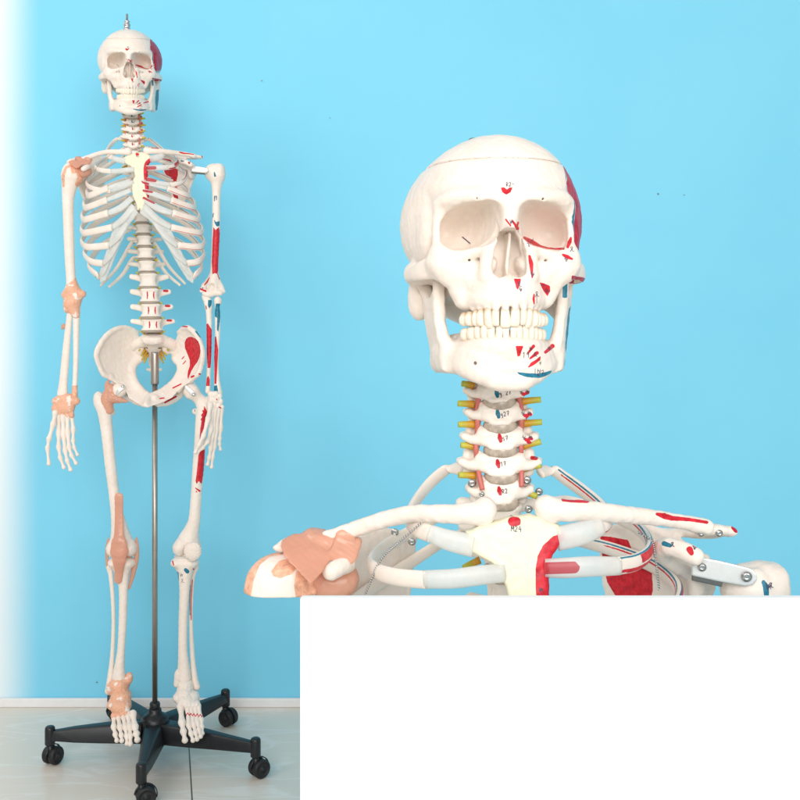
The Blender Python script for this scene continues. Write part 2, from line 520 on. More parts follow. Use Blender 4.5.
M_CART = translucent('cloudy_cartilage', (.95, .95, .92), .35, .27, attr=[('red', (.66, .08, .10))])
M_LIG = translucent('orange_ligament', (.94, .55, .40), .40, .14, rough=.24, nscale=24, var=.12, spec=.7)
M_DISC = translucent('glassy_disc', (.84, .71, .58), .25, .12, rough=.18, var=.45, nscale=180)
M_DISC2 = translucent('lumbar_disc', (.62, .53, .43), .25, .15, rough=.25, var=.35, nscale=120)
M_NERVE = translucent('nerve_root', (.82, .42, .03), .3, .12, attr=[('tip', (.66, .66, .10))])
M_ART = translucent('artery_tube', (.78, .24, .20), .25, .15)
M_INK = plain('ink', (.07, .055, .10), .6, var=.2)
M_STEEL = plain('steel', (.62, .61, .60), .28, 1, .12, 300)
M_POLE = plain('brushed_pole', (.42, .385, .345), .42, 1, .15, 25)
M_WIRE = plain('wire', (.50, .50, .50), .35, 1)
M_CHROME = plain('strap_metal', (.86, .85, .83), .42, .75, .06, 90)
M_BLACK = plain('black_nylon', (.012, .014, .017), .38, 0, .25, 60, .15)
M_TYRE = plain('black_wheel', (.016, .016, .018), .55, 0, .3, 80, .2)
M_DARKM = plain('dark_steel', (.30, .29, .27), .35, 1)

M_LIGB = painted('ligament_over_bone', (.84, .46, .31), var=.1, layers=('red',), rough=.4)
nt = M_LIGB.node_tree; b = nt.nodes['Principled BSDF']; src = b.inputs['Base Color'].links[0].from_socket
mk_ = ramp(nt, noise(nt, 55, 2, .5).outputs['Fac'], [(.58, (0, 0, 0)), (.66, (1, 1, 1))])
nt.links.new(mixc(nt, mk_.outputs[0], src, BONE), b.inputs['Base Color'])
# ------------------------------------------------------------------ setting: wall, floor, board, camera, lamps
WALL_Y = 2.765
def boxm(lo, hi):
    x0, y0, z0 = lo; x1, y1, z1 = hi
    V = [(x0, y0, z0), (x1, y0, z0), (x1, y1, z0), (x0, y1, z0), (x0, y0, z1), (x1, y0, z1), (x1, y1, z1), (x0, y1, z1)]
    F = [(0, 3, 2, 1), (4, 5, 6, 7), (0, 1, 5, 4), (1, 2, 6, 5), (2, 3, 7, 6), (3, 0, 4, 7)]
    return np.array(V, float), F
def bevel(o, w, seg=3):
    b = o.modifiers.new('edge', 'BEVEL'); b.width = w; b.segments = seg; b.limit_method = 'ANGLE'; b.angle_limit = R(40)

# blue painted wall; a vignette-like fade to white is mixed into its colour at the left edge
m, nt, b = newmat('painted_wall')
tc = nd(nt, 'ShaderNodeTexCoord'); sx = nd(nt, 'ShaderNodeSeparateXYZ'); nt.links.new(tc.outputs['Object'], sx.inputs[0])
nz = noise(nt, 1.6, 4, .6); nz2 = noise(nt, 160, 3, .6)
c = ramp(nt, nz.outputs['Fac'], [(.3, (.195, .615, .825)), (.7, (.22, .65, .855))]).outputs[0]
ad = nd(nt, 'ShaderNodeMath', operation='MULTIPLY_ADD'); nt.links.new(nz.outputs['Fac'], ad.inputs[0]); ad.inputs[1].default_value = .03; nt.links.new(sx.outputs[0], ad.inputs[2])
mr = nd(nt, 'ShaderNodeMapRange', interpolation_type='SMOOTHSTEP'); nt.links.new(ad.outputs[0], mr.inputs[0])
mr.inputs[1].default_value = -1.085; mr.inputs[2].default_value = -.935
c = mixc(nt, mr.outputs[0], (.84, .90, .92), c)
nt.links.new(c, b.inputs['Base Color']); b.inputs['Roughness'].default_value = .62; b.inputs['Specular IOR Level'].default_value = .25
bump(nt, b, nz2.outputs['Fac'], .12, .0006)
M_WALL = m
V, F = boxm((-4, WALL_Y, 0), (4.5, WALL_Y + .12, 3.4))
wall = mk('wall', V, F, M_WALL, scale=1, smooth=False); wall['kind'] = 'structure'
M_WHITE = plain('white_trim', (.80, .80, .80), .4, var=.04)
V, F = boxm((-4, WALL_Y - .012, 0.0), (4.5, WALL_Y - .001, .024))
sk = mk('skirting_board', V, F, M_WHITE, parent=wall, scale=1, smooth=False); bevel(sk, .003)

for k, (px, py, r) in enumerate(((658, 194, .0022), (684, 195, .0014), (262, 81, .0016), (97, 682, .002), (330, 118, .0012))):
    V, F = lathe([(.0002, -.0012), (r, -.0012), (r * .8, -.0002), (.0002, .0004)], 10, 1)
    mk('nail', V, F, M_DARKM, wall, scale=1, loc=((px - PX) * WALL_Y / FOC, WALL_Y - .001, 1 + (PY - py) * WALL_Y / FOC))
# polished marble-look floor tiles
m, nt, b = newmat('floor_tiles')
tc = nd(nt, 'ShaderNodeTexCoord')
wv = nd(nt, 'ShaderNodeTexNoise'); wv.inputs['Scale'].default_value = 1.3; wv.inputs['Detail'].default_value = 5; nt.links.new(tc.outputs['Object'], wv.inputs['Vector'])
mp = nd(nt, 'ShaderNodeMapping'); mp.inputs['Rotation'].default_value = (0, 0, R(28)); mp.inputs['Scale'].default_value = (1, 3.2, 1)
nt.links.new(tc.outputs['Object'], mp.inputs[0])
vn = nd(nt, 'ShaderNodeTexNoise'); vn.inputs['Scale'].default_value = 2.6; vn.inputs['Detail'].default_value = 6; vn.inputs['Distortion'].default_value = 1.2; nt.links.new(mp.outputs[0], vn.inputs['Vector'])
sb = nd(nt, 'ShaderNodeMath', operation='SUBTRACT'); nt.links.new(vn.outputs['Fac'], sb.inputs[0]); sb.inputs[1].default_value = .5
ab = nd(nt, 'ShaderNodeMath', operation='ABSOLUTE'); nt.links.new(sb.outputs[0], ab.inputs[0])
base = ramp(nt, wv.outputs['Fac'], [(.3, (.68, .62, .54)), (.7, (.78, .72, .64))]).outputs[0]
vein = ramp(nt, ab.outputs[0], [(0, (1, 1, 1)), (.035, (0, 0, 0))])
vf = nd(nt, 'ShaderNodeMath', operation='MULTIPLY'); nt.links.new(vein.outputs[0], vf.inputs[0]); vf.inputs[1].default_value = .5
c = mixc(nt, vf.outputs[0], base, (.84, .82, .79))
br = nd(nt, 'ShaderNodeTexBrick', offset=0.0, squash=1.0); br.inputs['Scale'].default_value = 1.0
br.inputs['Brick Width'].default_value = .8; br.inputs['Row Height'].default_value = .8; br.inputs['Mortar Size'].default_value = .0016; br.inputs['Mortar Smooth'].default_value = .0
mp2 = nd(nt, 'ShaderNodeMapping'); mp2.inputs['Rotation'].default_value = (0, 0, R(-12.8)); mp2.inputs['Location'].default_value = (-.059, -2.14, 0); nt.links.new(tc.outputs['Object'], mp2.inputs[0]); nt.links.new(mp2.outputs[0], br.inputs['Vector'])
c = mixc(nt, br.outputs['Fac'], c, (.12, .11, .10))
nt.links.new(c, b.inputs['Base Color']); b.inputs['Roughness'].default_value = .28; b.inputs['Specular IOR Level'].default_value = .36
V = np.array([(-4, -3, 0), (4.5, -3, 0), (4.5, WALL_Y, 0), (-4, WALL_Y, 0)], float)
fl = mk('floor', V, [(0, 1, 2, 3)], m, scale=1, smooth=False); fl['kind'] = 'structure'

# white upright board in front of the nearer model
M_BOARD = plain('white_board_laminate', (.93, .93, .93), .5, var=.01)
yb = .665; zb = 1 - (595 - PY) / FOC * (yb + .008)
xl = (300 - PX) / FOC * (yb + .0)
V, F = boxm((xl, yb, 0.012), (.62, yb + .008, zb))
V[:, :] = V
board = root('white_board', 'tall plain white upright board standing in front of the larger skeleton bust', 'board', (.25, yb, 0))
pn = mk('panel', V - np.array([.25, yb, 0]), F, M_BOARD, parent=board, scale=1, smooth=False); bevel(pn, .0012, 2)
for x in (0.05, .5):
    V, F = boxm((x - .03 - .25, -.12, 0), (x + .03 - .25, .14, .012))
    ft = mk('foot', V, F, M_BOARD, parent=board, scale=1, smooth=False); bevel(ft, .003)

cam = bpy.data.cameras.new('camera'); co = bpy.data.objects.new('camera', cam); COL.objects.link(co)
co.location = (0, 0, 1); co.rotation_euler = (R(90), 0, 0)
cam.sensor_width = 36; cam.lens = FOC / 800 * 36; cam.shift_y = -(400 - PY) / 800; cam.clip_end = 60; cam.clip_start = .02
SCN.camera = co
w = bpy.data.worlds.new('World'); SCN.world = w; w.use_nodes = True
bg = w.node_tree.nodes['Background']; bg.inputs[0].default_value = (1, .985, .96, 1); bg.inputs[1].default_value = .47
def area(name, loc, target, size, power, col=(1, .98, .96), sy=None):
    l = bpy.data.lights.new(name, 'AREA'); l.energy = power; l.color = col; l.shape = 'RECTANGLE'; l.size = size; l.size_y = sy or size
    o = bpy.data.objects.new(name, l); COL.objects.link(o); o.location = loc
    o.rotation_euler = (Vector(target) - Vector(loc)).to_track_quat('-Z', 'Y').to_euler(); return o
area('softbox_key', (-.9, -3.0, 2.6), (-.2, 2.0, 1.1), 2.2, 112)
area('softbox_fill', (1.3, -2.8, 1.8), (0.1, 2.0, 1.1), 2.2, 98)
area('softbox_side', (-2.3, .6, 2.7), (-.6, 2.6, 1.1), 1.1, 20)
SCN.view_settings.view_transform = 'Standard'; SCN.view_settings.look = 'None'; SCN.view_settings.exposure = 0; SCN.view_settings.gamma = 1
# ------------------------------------------------------------------ skull
KF = Frame(493, 265, 873)
KYAW = R(3.2)
def kr(V):
    c, s_ = math.cos(KYAW), math.sin(KYAW); V = np.asarray(V, float)
    return np.stack([V[:, 0] * c - V[:, 1] * s_, V[:, 0] * s_ + V[:, 1] * c, V[:, 2]], 1)          # nearer model: skull frame
def mir(pts): return [(-x, y, z) for x, y, z in pts]
def build_skull(res):
    g = Field((-86, -106, -62), (86, 106, 112), res)
    g.add(ell((0, 12, 36), (75.5, 88, 68)))
    g.add(ell((0, 30, 32), (73, 72, 58)), 12)
    g.add(ell((0, -32, 54), (55, 55, 47)), 18)
    g.add(ell((0, 14, -6), (54, 58, 24)), 14)
    for s in (-1, 1):
        g.sub(ell((s * 74, -50, 16), (23, 30, 36)), 14)
        g.add(ell((s * 57, -22, 22), (10, 26, 28)), 10)
    brow = [(-50, -60, 42), (-45, -69, 46), (-32, -80, 47.5), (-17, -85.5, 45), (0, -87, 43)]
    g.chain(brow + mir(brow[:-1])[::-1], [5, 6, 6, 7, 8, 7, 6, 6, 5], 8, n=24)
    g.add(ell((0, -82, 38), (17, 10, 12)), 6)
    for s in (-1, 1):
        g.chain([(s * 49.5, -60, 42), (s * 51.5, -57, 30), (s * 51, -56, 16), (s * 49, -60, 6)], [5.5, 4.6, 5.2, 7], 5, n=12)
        g.add(ell((s * 47, -61, -2), (15, 11, 12), (0, 0, s * 28)), 8)
        g.add(ell((s * 29, -66, -7), (15, 11, 12)), 8)
        g.chain([(s * 49, -61, 5), (s * 38, -71, 2), (s * 24, -78, 6), (s * 15, -83, 14)], [6.5, 5.5, 5, 5], 5, n=12)
        g.chain([(s * 51, -59, -4), (s * 62, -45, -7), (s * 69, -27, -9), (s * 71, -10, -9), (s * 69, 6, -6)], [10.5, 8, 6.2, 5.6, 6.5], 5, sq=((s * .9, -.45, 0), .48), n=16)
        g.chain([(s * 45, -63, -8), (s * 38, -62, -18), (s * 33, -58, -30)], [9, 8, 7], 7)
        g.chain([(s * 9.5, -87, 38), (s * 12, -87, 20), (s * 16, -83.5, 2), (s * 17, -81, -12)], [6.5, 6, 5.6, 6], 5, n=10)
        g.chain([(s * 17, -24, -10), (s * 19, -26, -48)], [8, 4], 5, sq=((1, 0, 0), .45))
        g.add(ell((s * 58, 18, -22), (12, 14, 25), (10, s * -8, 0)), 9)
        g.add(ell((s * 27, -20, -20), (20, 24, 12)), 9)
        g.add(ell((s * 60, 0, -8), (12, 14, 9)), 8)
    g.add(ell((0, -56, -14), (29, 27, 27)), 6)
    g.add(ell((0, 28, -24), (50, 48, 29)), 10)
    g.add(ell((0, -18, -22), (30, 24, 16)), 8)
    arch = [(-27, -48, -33), (-25, -64, -32.5), (-17.5, -77, -31.5), (-8, -83.5, -31), (0, -85, -31)]
    g.chain(arch + mir(arch[:-1])[::-1], 6.6, 7, n=28)
    arch2 = [(x, y * .97 + 1, -20) for x, y, z in arch]
    g.chain(arch2 + mir(arch2[:-1])[::-1], 7, 8, n=28)
    g.chain([(x * .80, y + 7.5, -45) for x, y, z in arch] + mir([(x * .80, y + 7.5, -45) for x, y, z in arch[:-1]])[::-1], 3.4, 6, n=28)
    # canine eminences and the roots under the gum line
    for x in (-24.5, -20.5, -16, -10.5, -3.5, 3.5, 10.5, 16, 20.5, 24.5):
        y = -86.8 + .038 * x * x
        g.chain([(x, y - 4.6, -38), (x * .96, y - 3.6, -26)], [2.6, 1.2], 3)
    # nasal bones
    g.chain([(0, -86, 40), (0, -91, 29), (0, -97.5, 21)], [7, 5.5, 4.2], 5, n=10)
    for s in (-1, 1): g.chain([(s * 5, -86, 38), (s * 6, -89, 27), (s * 6.5, -93, 19.5)], [5, 4, 2.6], 4, n=8)
    # cavities
    def orbit(s):
        M = rotm(0, 0, s * -15)         # depth axis turns inwards
        c = np.array([s * 31.8, -64, 25.0])
        def f(X, Y, Z):
            x, y, z = X - f32(c[0]), Y - f32(c[1]), Z - f32(c[2])
            m = M.T.astype(f32)
            u = m[0, 0] * x + m[0, 1] * y; v = m[1, 0] * x + m[1, 1] * y
            t = np.clip((v + 8) / f32(50), 0, .985)
            a = (1 - t ** f32(2.0)) ** f32(.62)
            zz = (z + u * f32(s * .16)) + t * 2
            q = (np.abs(u / (f32(17.9) * a)) ** f32(3.0) + np.abs(zz / (f32(17.2) * a)) ** f32(3.0)) ** f32(1 / 3.0)
            d = (q - 1) * f32(17) * a
            return np.maximum(d, (v - 41) * f32(.8))
        return Prim(c - 42, c + 44, f)
    for s in (-1, 1): g.sub(orbit(s), 2.6)
    pear = [(-5.2, 21.5), (5.2, 21.5), (9.4, 15), (11.8, 5), (13.2, -6), (12.4, -12), (8, -15), (2.2, -14), (0, -12), (-2.2, -14), (-8, -15), (-12.4, -12), (-13.2, -6), (-11.8, 5), (-9.4, 15)]
    pp = plate(pear, (0, 2), lambda x, z: -92 + 0 * x, 31, 1.5)
    g.sub(pp, 1.2)
    g.add(plate([(-112 + 0, -16), (-62, -16), (-55, 20), (-84, 20), (-80, 2), (-79, -10), (-84, -14)], (1, 2), lambda y, z: .5 + .9 * np.sin(z * .12) + 0 * y, 1.1, .6), 1.2) if False else None
    g.add(plate([(-83, -15), (-50, -15), (-50, 20), (-80, 20), (-74, 6), (-73, -6)], (1, 2), lambda y, z: .6 + .9 * np.sin(z * .12) + 0 * y, 1.2, .6), 1.2)
    for s in (-1, 1):
        g.add(ell((s * 11.5, -66, -5), (4.2, 15, 7.5), (0, s * -14, 0)), 3)
    g.chain([(0, -84, -16), (0, -91, -14.5)], [3.5, 1.2], 3)
    # foramina, ear openings, small pits
    for s in (-1, 1):
        g.sub(cone((s * 30, -84, -4), (s * 29, -70, 1), 1.5, 1.0), 1.2)
        g.sub(cone((s * 78, 6, -12), (s * 55, 6, -10), 4.5, 3.5), 1.5)
        g.sub(cone((s * 25, -92, 44), (s * 25, -80, 46), 1.0, .8), .8)
        g.sub(ell((s * 57, 2, -21), (9, 7, 5)), 3)
    g.rough(.32, 17); g.rough(.16, 6.3)
    # saw cut of the lift-off skull cap, coronal and squamous sutures as fine grooves
    def grooves(X, Y, Z):
        p = Z - f32(77.5) - f32(.035) * (Y + 70)
        w = np.exp(-(p / f32(.8)) ** 2) * f32(1.5)
        q = Y + f32(20) - f32(.30) * np.abs(X) + f32(1.6) * np.sin(X * f32(.55)) * np.sin(X * f32(.21))
        w = w + np.exp(-(q / f32(.7)) ** 2) * f32(.35) * (Z > 30)
        return w
    g.warp(grooves)
    V, F = g.mesh(2); return kr(V), F

def build_mandible(res):
    g = Field((-70, -104, -104), (70, 26, -4), res)
    low = [(-46, -10, -78), (-41.5, -32, -79.5), (-33, -58, -83), (-21, -77, -88.5), (-8.5, -85.5, -92), (0, -87, -92)]
    g.chain(low + mir(low[:-1])[::-1], [6, 6.5, 7.5, 7.5, 7, 7, 7, 7.5, 7.5, 6.5, 6], 0, n=40)
    top = [(-41, -26, -70), (-33, -46, -69), (-25.5, -64, -68), (-17, -77, -67), (-8, -83.5, -66.5), (0, -85, -66.5)]
    g.chain(top + mir(top[:-1])[::-1], 6.2, 14, n=40)
    ling = [(x * .86, y + 5.5, z + 9) for x, y, z in top]
    g.chain(ling + mir(ling[:-1])[::-1], 3.2, 8, n=40)
    mid = [((a[0] + b[0]) / 2 * .98, (a[1] + b[1]) / 2 * .99, (a[2] + b[2]) / 2) for a, b in zip(low, top)]
    g.chain(mid + mir(mid[:-1])[::-1], 6.0, 8, n=40)
    g.add(ell((0, -90, -91), (15, 6.5, 8)), 8)
    for s in (-1, 1): g.add(ell((s * 10, -86, -94), (7, 6, 4)), 6)
    g.sub(ell((0, -97, -79), (16, 9, 6)), 8)
    for x in (-27, -22, -17, -11, -5.5, 0, 5.5, 11, 17, 22, 27):
        y = -86.5 + .032 * x * x
        g.chain([(x, y - 3.2, -67), (x, y - 1.6, -76)], [1.9, .7], 4)
    ram = [(6, -84), (12, -70), (12, -50), (14, -30), (17, -16), (12, -9), (3, -10), (0, -18), (-8, -27), (-18, -27), (-28, -21), (-37, -13), (-41, -16), (-39, -32), (-35, -48), (-37, -62), (-46, -72), (-50, -86), (-30, -88), (-8, -88)]
    for s in (-1, 1):
        def xf(y, z, s=s): return s * ((47 if s > 0 else 43.5) + np.clip((z + 90) / 70, 0, 1.1) * 5 + (y + 38) * (.05 + (.2 if s > 0 else 0) + np.clip((z + 90) / 70, 0, 1.1) * (.14 if s < 0 else .05)))
        g.add(plate(ram, (1, 2), xf, 3.6, 2.4), 9)
        g.chain([(s * 51.5, -39, -16), (s * 49, -36, -46), (s * 44, -44, -66), (s * 39, -48, -72)], [2.6, 4.4, 5.2, 4], 4, n=14)
        g.chain([(s * 53, -2, -30), (s * 58, 6, -17)], [4.5, 5], 5)
        g.add(ell((s * 59, 8, -13), (10, 5.5, 5.5), (0, 0, s * -12)), 4)
        g.add(ell((s * (49.5 if s > 0 else 46.5), -2, -81), (5, 11, 9)), 6)
        g.sub(cone((s * 27, -88, -80), (s * 24, -74, -80), 1.5, 1.2), .8)
    g.rough(.34, 15); g.rough(.14, 5.7)
    V, F = g.mesh(2); return kr(V), F

def tooth(w, d, h, cut):
    """Crown with a narrow neck; cut: edge thickness ratio (incisors thin, molars wide)."""
    n, L = 20, 9; V = []
    for i in range(L):
        t = i / (L - 1)
        kw = .72 + .28 * math.sin(min(1, t * 1.25) * math.pi / 2)
        kd = (1 - t) + cut * t if cut < .9 else .9 + .1 * math.sin(t * 3)
        if i == L - 1: kw *= .86; kd *= .7
        bow = .12 * d * math.sin(t * math.pi)
        for j in range(n):
            a = 2 * math.pi * j / n; c, s = math.cos(a), math.sin(a)
            e = 2 / 2.7
            x = math.copysign(abs(c) ** e, c) * w / 2 * kw; y = math.copysign(abs(s) ** e, s) * d / 2 * kd - bow
            V.append((x, y + (1 - kd) * d * .18, -h * t + (.5 * abs(c) ** 2 if t > .8 else 0)))
    F = [(i * n + j, i * n + (j + 1) % n, (i + 1) * n + (j + 1) % n, (i + 1) * n + j) for i in range(L - 1) for j in range(n)]
    F = [f[::-1] for f in F]
    F += [tuple(range(n)), tuple((L - 1) * n + j for j in range(n))[::-1]]
    return np.array(V), F
UP = [(7.6, 7, 15.6, .4), (6.0, 6.4, 14.6, .4), (6.8, 7.8, 15.8, .5), (5.9, 8.6, 13.6, .95), (5.8, 8.6, 12.6, .95), (8.2, 10, 11.4, 1), (7.6, 10, 10.6, 1)]
LO = [(5.0, 6, 14.2, .4), (5.4, 6.2, 14.4, .4), (6.1, 7.4, 14.8, .5), (6.1, 7.8, 13.8, .95), (6.1, 8, 13.2, .95), (8.8, 9.6, 12.2, 1), (8.4, 9.6, 11.6, 1)]
def arc_place(widths, y0, k):
    """Walk along y = y0 + k x^2 giving centre and heading of each tooth."""
    x, out = 0.0, []
    for w in widths:
        s0 = 0.0; xs = x; mid = None
        while s0 < w:
            dx = .05; dy = k * ((xs + dx) ** 2 - xs ** 2); s0 += math.hypot(dx, dy); xs += dx
            if mid is None and s0 >= w / 2: mid = xs
        out.append((mid, y0 + k * mid * mid, math.atan(2 * k * mid))); x = xs
    return out
def skull_paint(V, F):
    p = Paint(KF, V, F)
    q = lambda *a: [(a[i], a[i + 1]) for i in range(0, len(a), 2)]
    p.poly('red', q(500.7, 187.5, 504.6, 187.5, 506.8, 189.8, 509.3, 187.5, 512.6, 187.5, 510.6, 192.3, 506.2, 194.8, 502.5, 192.3))
    p.stroke('red', q(505.8, 219.4, 510.6, 225.7), 1.7); p.stroke('red', q(512.0, 220, 517.5, 228.5), [1.6, 3.4]); p.stroke('red', q(518.2, 222.5, 516.8, 227), 2)
    p.stroke('red', q(524.2, 237.7, 529, 240.5, 534, 243.2, 541, 246.4, 548, 248.2, 556, 248.9, 563.6, 248.7), [2.6, 4.4, 4.4, 2.2, 1.9, 1.8, 2.2])
    p.stroke('red', q(571, 237.6, 569.6, 242, 567.7, 247), [2.2, 4, 2.8]); p.stroke('red', q(563, 254.8, 567, 256.8, 572, 259), [2.4, 4, 2])
    p.stroke('red', q(529.5, 256, 531.2, 264, 532.2, 277.5), [2.6, 4.4, 1.6])
    p.poly('red', q(513.7, 278.7, 521.2, 278.7, 519.5, 286, 518, 290, 516.2, 288))
    p.poly('red', q(539.5, 282.5, 544, 283.3, 550, 286, 550.2, 291, 547.5, 296.5, 542.8, 290))
    p.stroke('red', q(534.2, 294.5, 533.6, 299, 534.2, 304), [1.6, 2.4, 1.2])
    p.at['blue'] = np.full(len(V), 9.0)
    x, y, z = V.T
    lat = (x > 52) & (p.N[:, 0] > .2)
    d = sdpoly(y, z, [(-62, 44), (-57, 62), (-45, 78), (-22, 88), (8, 88), (34, 74), (46, 54), (46, 34), (34, 18), (10, 10), (-16, 6), (-40, 4), (-52, 10), (-56, 26)]).astype(float)
    p.put('purple', np.where(lat, d + 1.8, 9)); p.put('blue', np.where(lat, np.abs(d) - 1.0, 9))
    arch = (x > 55) & (np.abs(z + 10) < 7) & (y < 0)
    p.put('purple', np.where(arch & (p.N[:, 0] > -.2), np.abs(z + 14) - 1.7, 9))
    p.put('seam', np.where((z > 60) | (y > 0), np.abs(z - 77.5 - .035 * (y + 70)) - .34, 9))
    return p.at
def mandible_paint(V, F):
    p = Paint(KF, V, F)
    q = lambda *a: [(a[i], a[i + 1]) for i in range(0, len(a), 2)]
    p.poly('red', q(515.7, 345.9, 523.6, 345.9, 521.6, 351, 520, 356, 517.4, 356.9))
    p.stroke('red', q(533.6, 346.2, 527.9, 353), [3.2, 2]); p.stroke('red', q(537, 352.9, 530, 358.6), [3.8, 2])
    p.poly('red', q(541, 355.5, 540.3, 360.2, 534, 365, 526.3, 369, 531, 362.4, 535, 360.4))
    p.stroke('red', q(552.6, 346, 545.4, 352.3), [4.4, 3])
    p.poly('blue', q(516.5, 371.9, 527, 373.1, 538, 373.6, 546, 372, 551.9, 370.2, 551, 373, 546, 376, 539.4, 378, 527, 377.2, 519.5, 374.8))
    x, y, z = V.T
    lat = (x > 42) & (p.N[:, 0] > .1)
    d = sdpoly(y, z, [(-16, -38), (6, -34), (10, -60), (4, -84), (-14, -86), (-20, -60)]).astype(float)
    p.put('blue', np.where(lat, d, 9))
    p.put('blue', np.where((x > 44) & (z > -29) & (y < -25), np.where(p.N[:, 1] < .3, np.abs(x - 54.3) - 2.0, 9), 9))
    return p.at

# ------------------------------------------------------------------ the nearer skull
BF = Frame(493, 388, 870, 1.17)
FT = Frame(131, 115, 2420, .956, rel=(493, 388, 131, 115, 3.4))
FF = Frame(154, PY + 1000 * FOC / 2420, 2420, 1.0)
def org(fr): return np.array([fr.ox, fr.d, fr.oz]) / 1000
BR = np.array([BF.ox, .90, 0.0]); FR = org(FF)
bust = root('skeleton_bust', 'large skull, neck and shoulders of a painted skeleton rising behind the white board', 'skeleton bust', tuple(BR))
full = root('skeleton_model', 'whole standing human skeleton model with painted muscle areas hanging on a wheeled stand', 'skeleton model', tuple(FR))
V, F = build_skull(1.0)
bv = bvh_of(V, F)
SCR = [[(0, 0), (.3, .6), (.1, .9), (.5, 1), (.4, .3), (.8, .1)]]
SCR2 = [[(0, 1), (.25, 0), (.4, .8), (.7, .1)], [(.1, .4), (.8, .6)]]
SCR3 = [[(0, .5), (.8, .2)], [(.2, 1), (.4, -.1), (.7, .7)]]
ex = ink(KF, bv, [('R2-', 506.4, 186.6, 4.0, -6), (SCR2, 510, 224, 4), (SCR3, 526.5, 246, 6), ([[(0, 0), (.4, .4)], [(.6, .1), (.5, .7)]], 531, 241, 4), (SCR, 570, 252, 5),
    (SCR3, 564, 261, 5), (SCR3, 530.5, 276, 5), (SCR, 517.5, 287, 5), (SCR3, 519, 291, 4), ([[(0, 0), (1, -.1)]], 541, 285, 5), (SCR2, 546, 293, 4), (SCR, 535, 297, 5), ([[(0, 0), (0, 1)]], 536.6, 303, 9),
    ([[(0, 0), (1, -.85)]], 462, 237, 8.5), ([[(0, .05), (1, -.8)]], 462.6, 237.2, 7.6)], .48)
sk_o = mk('skull', V, F, [M_BONE, M_INK], bust, skull_paint(V, F), extra=ex, loc=tuple(org(KF) - BR))
V, F = build_mandible(1.0)
bv = bvh_of(V, F)
ex = ink(KF, bv, [('19', 522.5, 358, 5.5), (SCR3, 529, 350, 4), (SCR, 533.5, 357, 4.5), ([[(0, 0), (0, 1)], [(.4, 0), (.45, 1)], [(.9, .1), (.85, .9)]], 535, 374.6, 6), ('27', 537.5, 375.5, 5), (SCR2, 548, 350, 3.5)], .48)
ma_o = mk('mandible', V, F, [M_BONE, M_INK], bust, mandible_paint(V, F), extra=ex, loc=tuple(org(KF) - BR))
def teeth(spec, y0, k, z, up, parent):
    pos = arc_place([a[0] for a in spec], y0, k)
    for i, (w, d, h, c) in enumerate(spec):
        TV, TF = tooth(w * 1.03, d, h, c)
        if not up: TV = TV * [1, 1, -1]; TF = [f[::-1] for f in TF]
        x, y, a = pos[i]; last = None
        for s in (1, -1):
            if last is None: o = mk('tooth', TV, TF, M_TOOTH, parent)
            else: o = last.copy(); COL.objects.link(o); o.parent = parent
            last = o
            p = kr([(s * x, y + d * .32, z + (-min(4.2, max(0, i - 1) * .95) if up else 0) + (.5 * math.sin(7 * i + s)))])[0] / 1000
            o.location = tuple(p); o.rotation_euler = (R(-4 if up else 3), R(2.4 * math.sin(3 * i + s)), s * a + KYAW + R(4 * math.sin(5 * i - s)))
teeth(UP, -91.4, .0370, -37, True, sk_o)
teeth(LO, -88.0, .0375, -64.2, False, ma_o)
print('skull done', time.time() - T0)
# the farther, smaller skull: same casts, turned to face the camera; its tooth rows are one fused piece
def place_small(o, name):
    c = o.copy(); COL.objects.link(c); c.parent = full; c.name = name
    c.scale = (.956,) * 3; c.rotation_euler = (R(9), R(-1.5), R(9.5))
    loc = FF.P(130.4, 74.5, 4) / 1000
    c.location = tuple(loc); return c
sk2 = place_small(sk_o, 'skull'); ma2 = place_small(ma_o, 'mandible')
def tooth_row(spec, y0, k, z, up, parent):
    pos = arc_place([a[0] for a in spec], y0, k); pts = [(s * x, y + 2.5, z + (-6 if up else 6)) for (x, y, a) in pos for s in (1, -1)]
    g = Field((-42, -100, z - 16), (42, -30, z + 16), 1.4)
    for i, (x, y, a) in enumerate(pos):
        w, d, h, c = spec[i]
        for s in (1, -1): g.add(ell((s * x, y + d * .35, z + (-h / 2 if up else h / 2)), (w * .52, d * .5, h * .56), (0, 0, math.degrees(s * a)), 2.6), .6)
    V, F = g.mesh(1); mk('tooth_row', kr(V), F, M_TOOTH, parent)
tooth_row(UP, -91.4, .0370, -37, True, sk2); tooth_row(LO, -88.0, .0375, -64, False, ma2)
V, F = lathe([(.2, 0), (9, 0), (9.4, 2), (8, 4), (7, 10), (8.6, 11.5), (8.6, 13.5), (7, 15), (6, 19), (7, 20), (6.8, 22), (4.2, 23.5), (4, 24), (2.8, 24.5), (2.8, 38), (1.8, 39), (.1, 39)], 20)
hb = mk('hanger_bolt', V, F, M_STEEL, full, loc=tuple((FF.P(127, 30.5, 12)) / 1000))
V, F, *_ = tube([(-8, 0, 0), (-7, 0, 2.2), (0, 0, 2.6), (7, 0, 2.0), (8, 0, -.5)], 1.3, 8, 12)
mk('hook_end', V, F, M_DARKM, bust, loc=tuple(np.array(org(KF) - BR) + np.array([-11.5, 4, 103.8]) * .001))
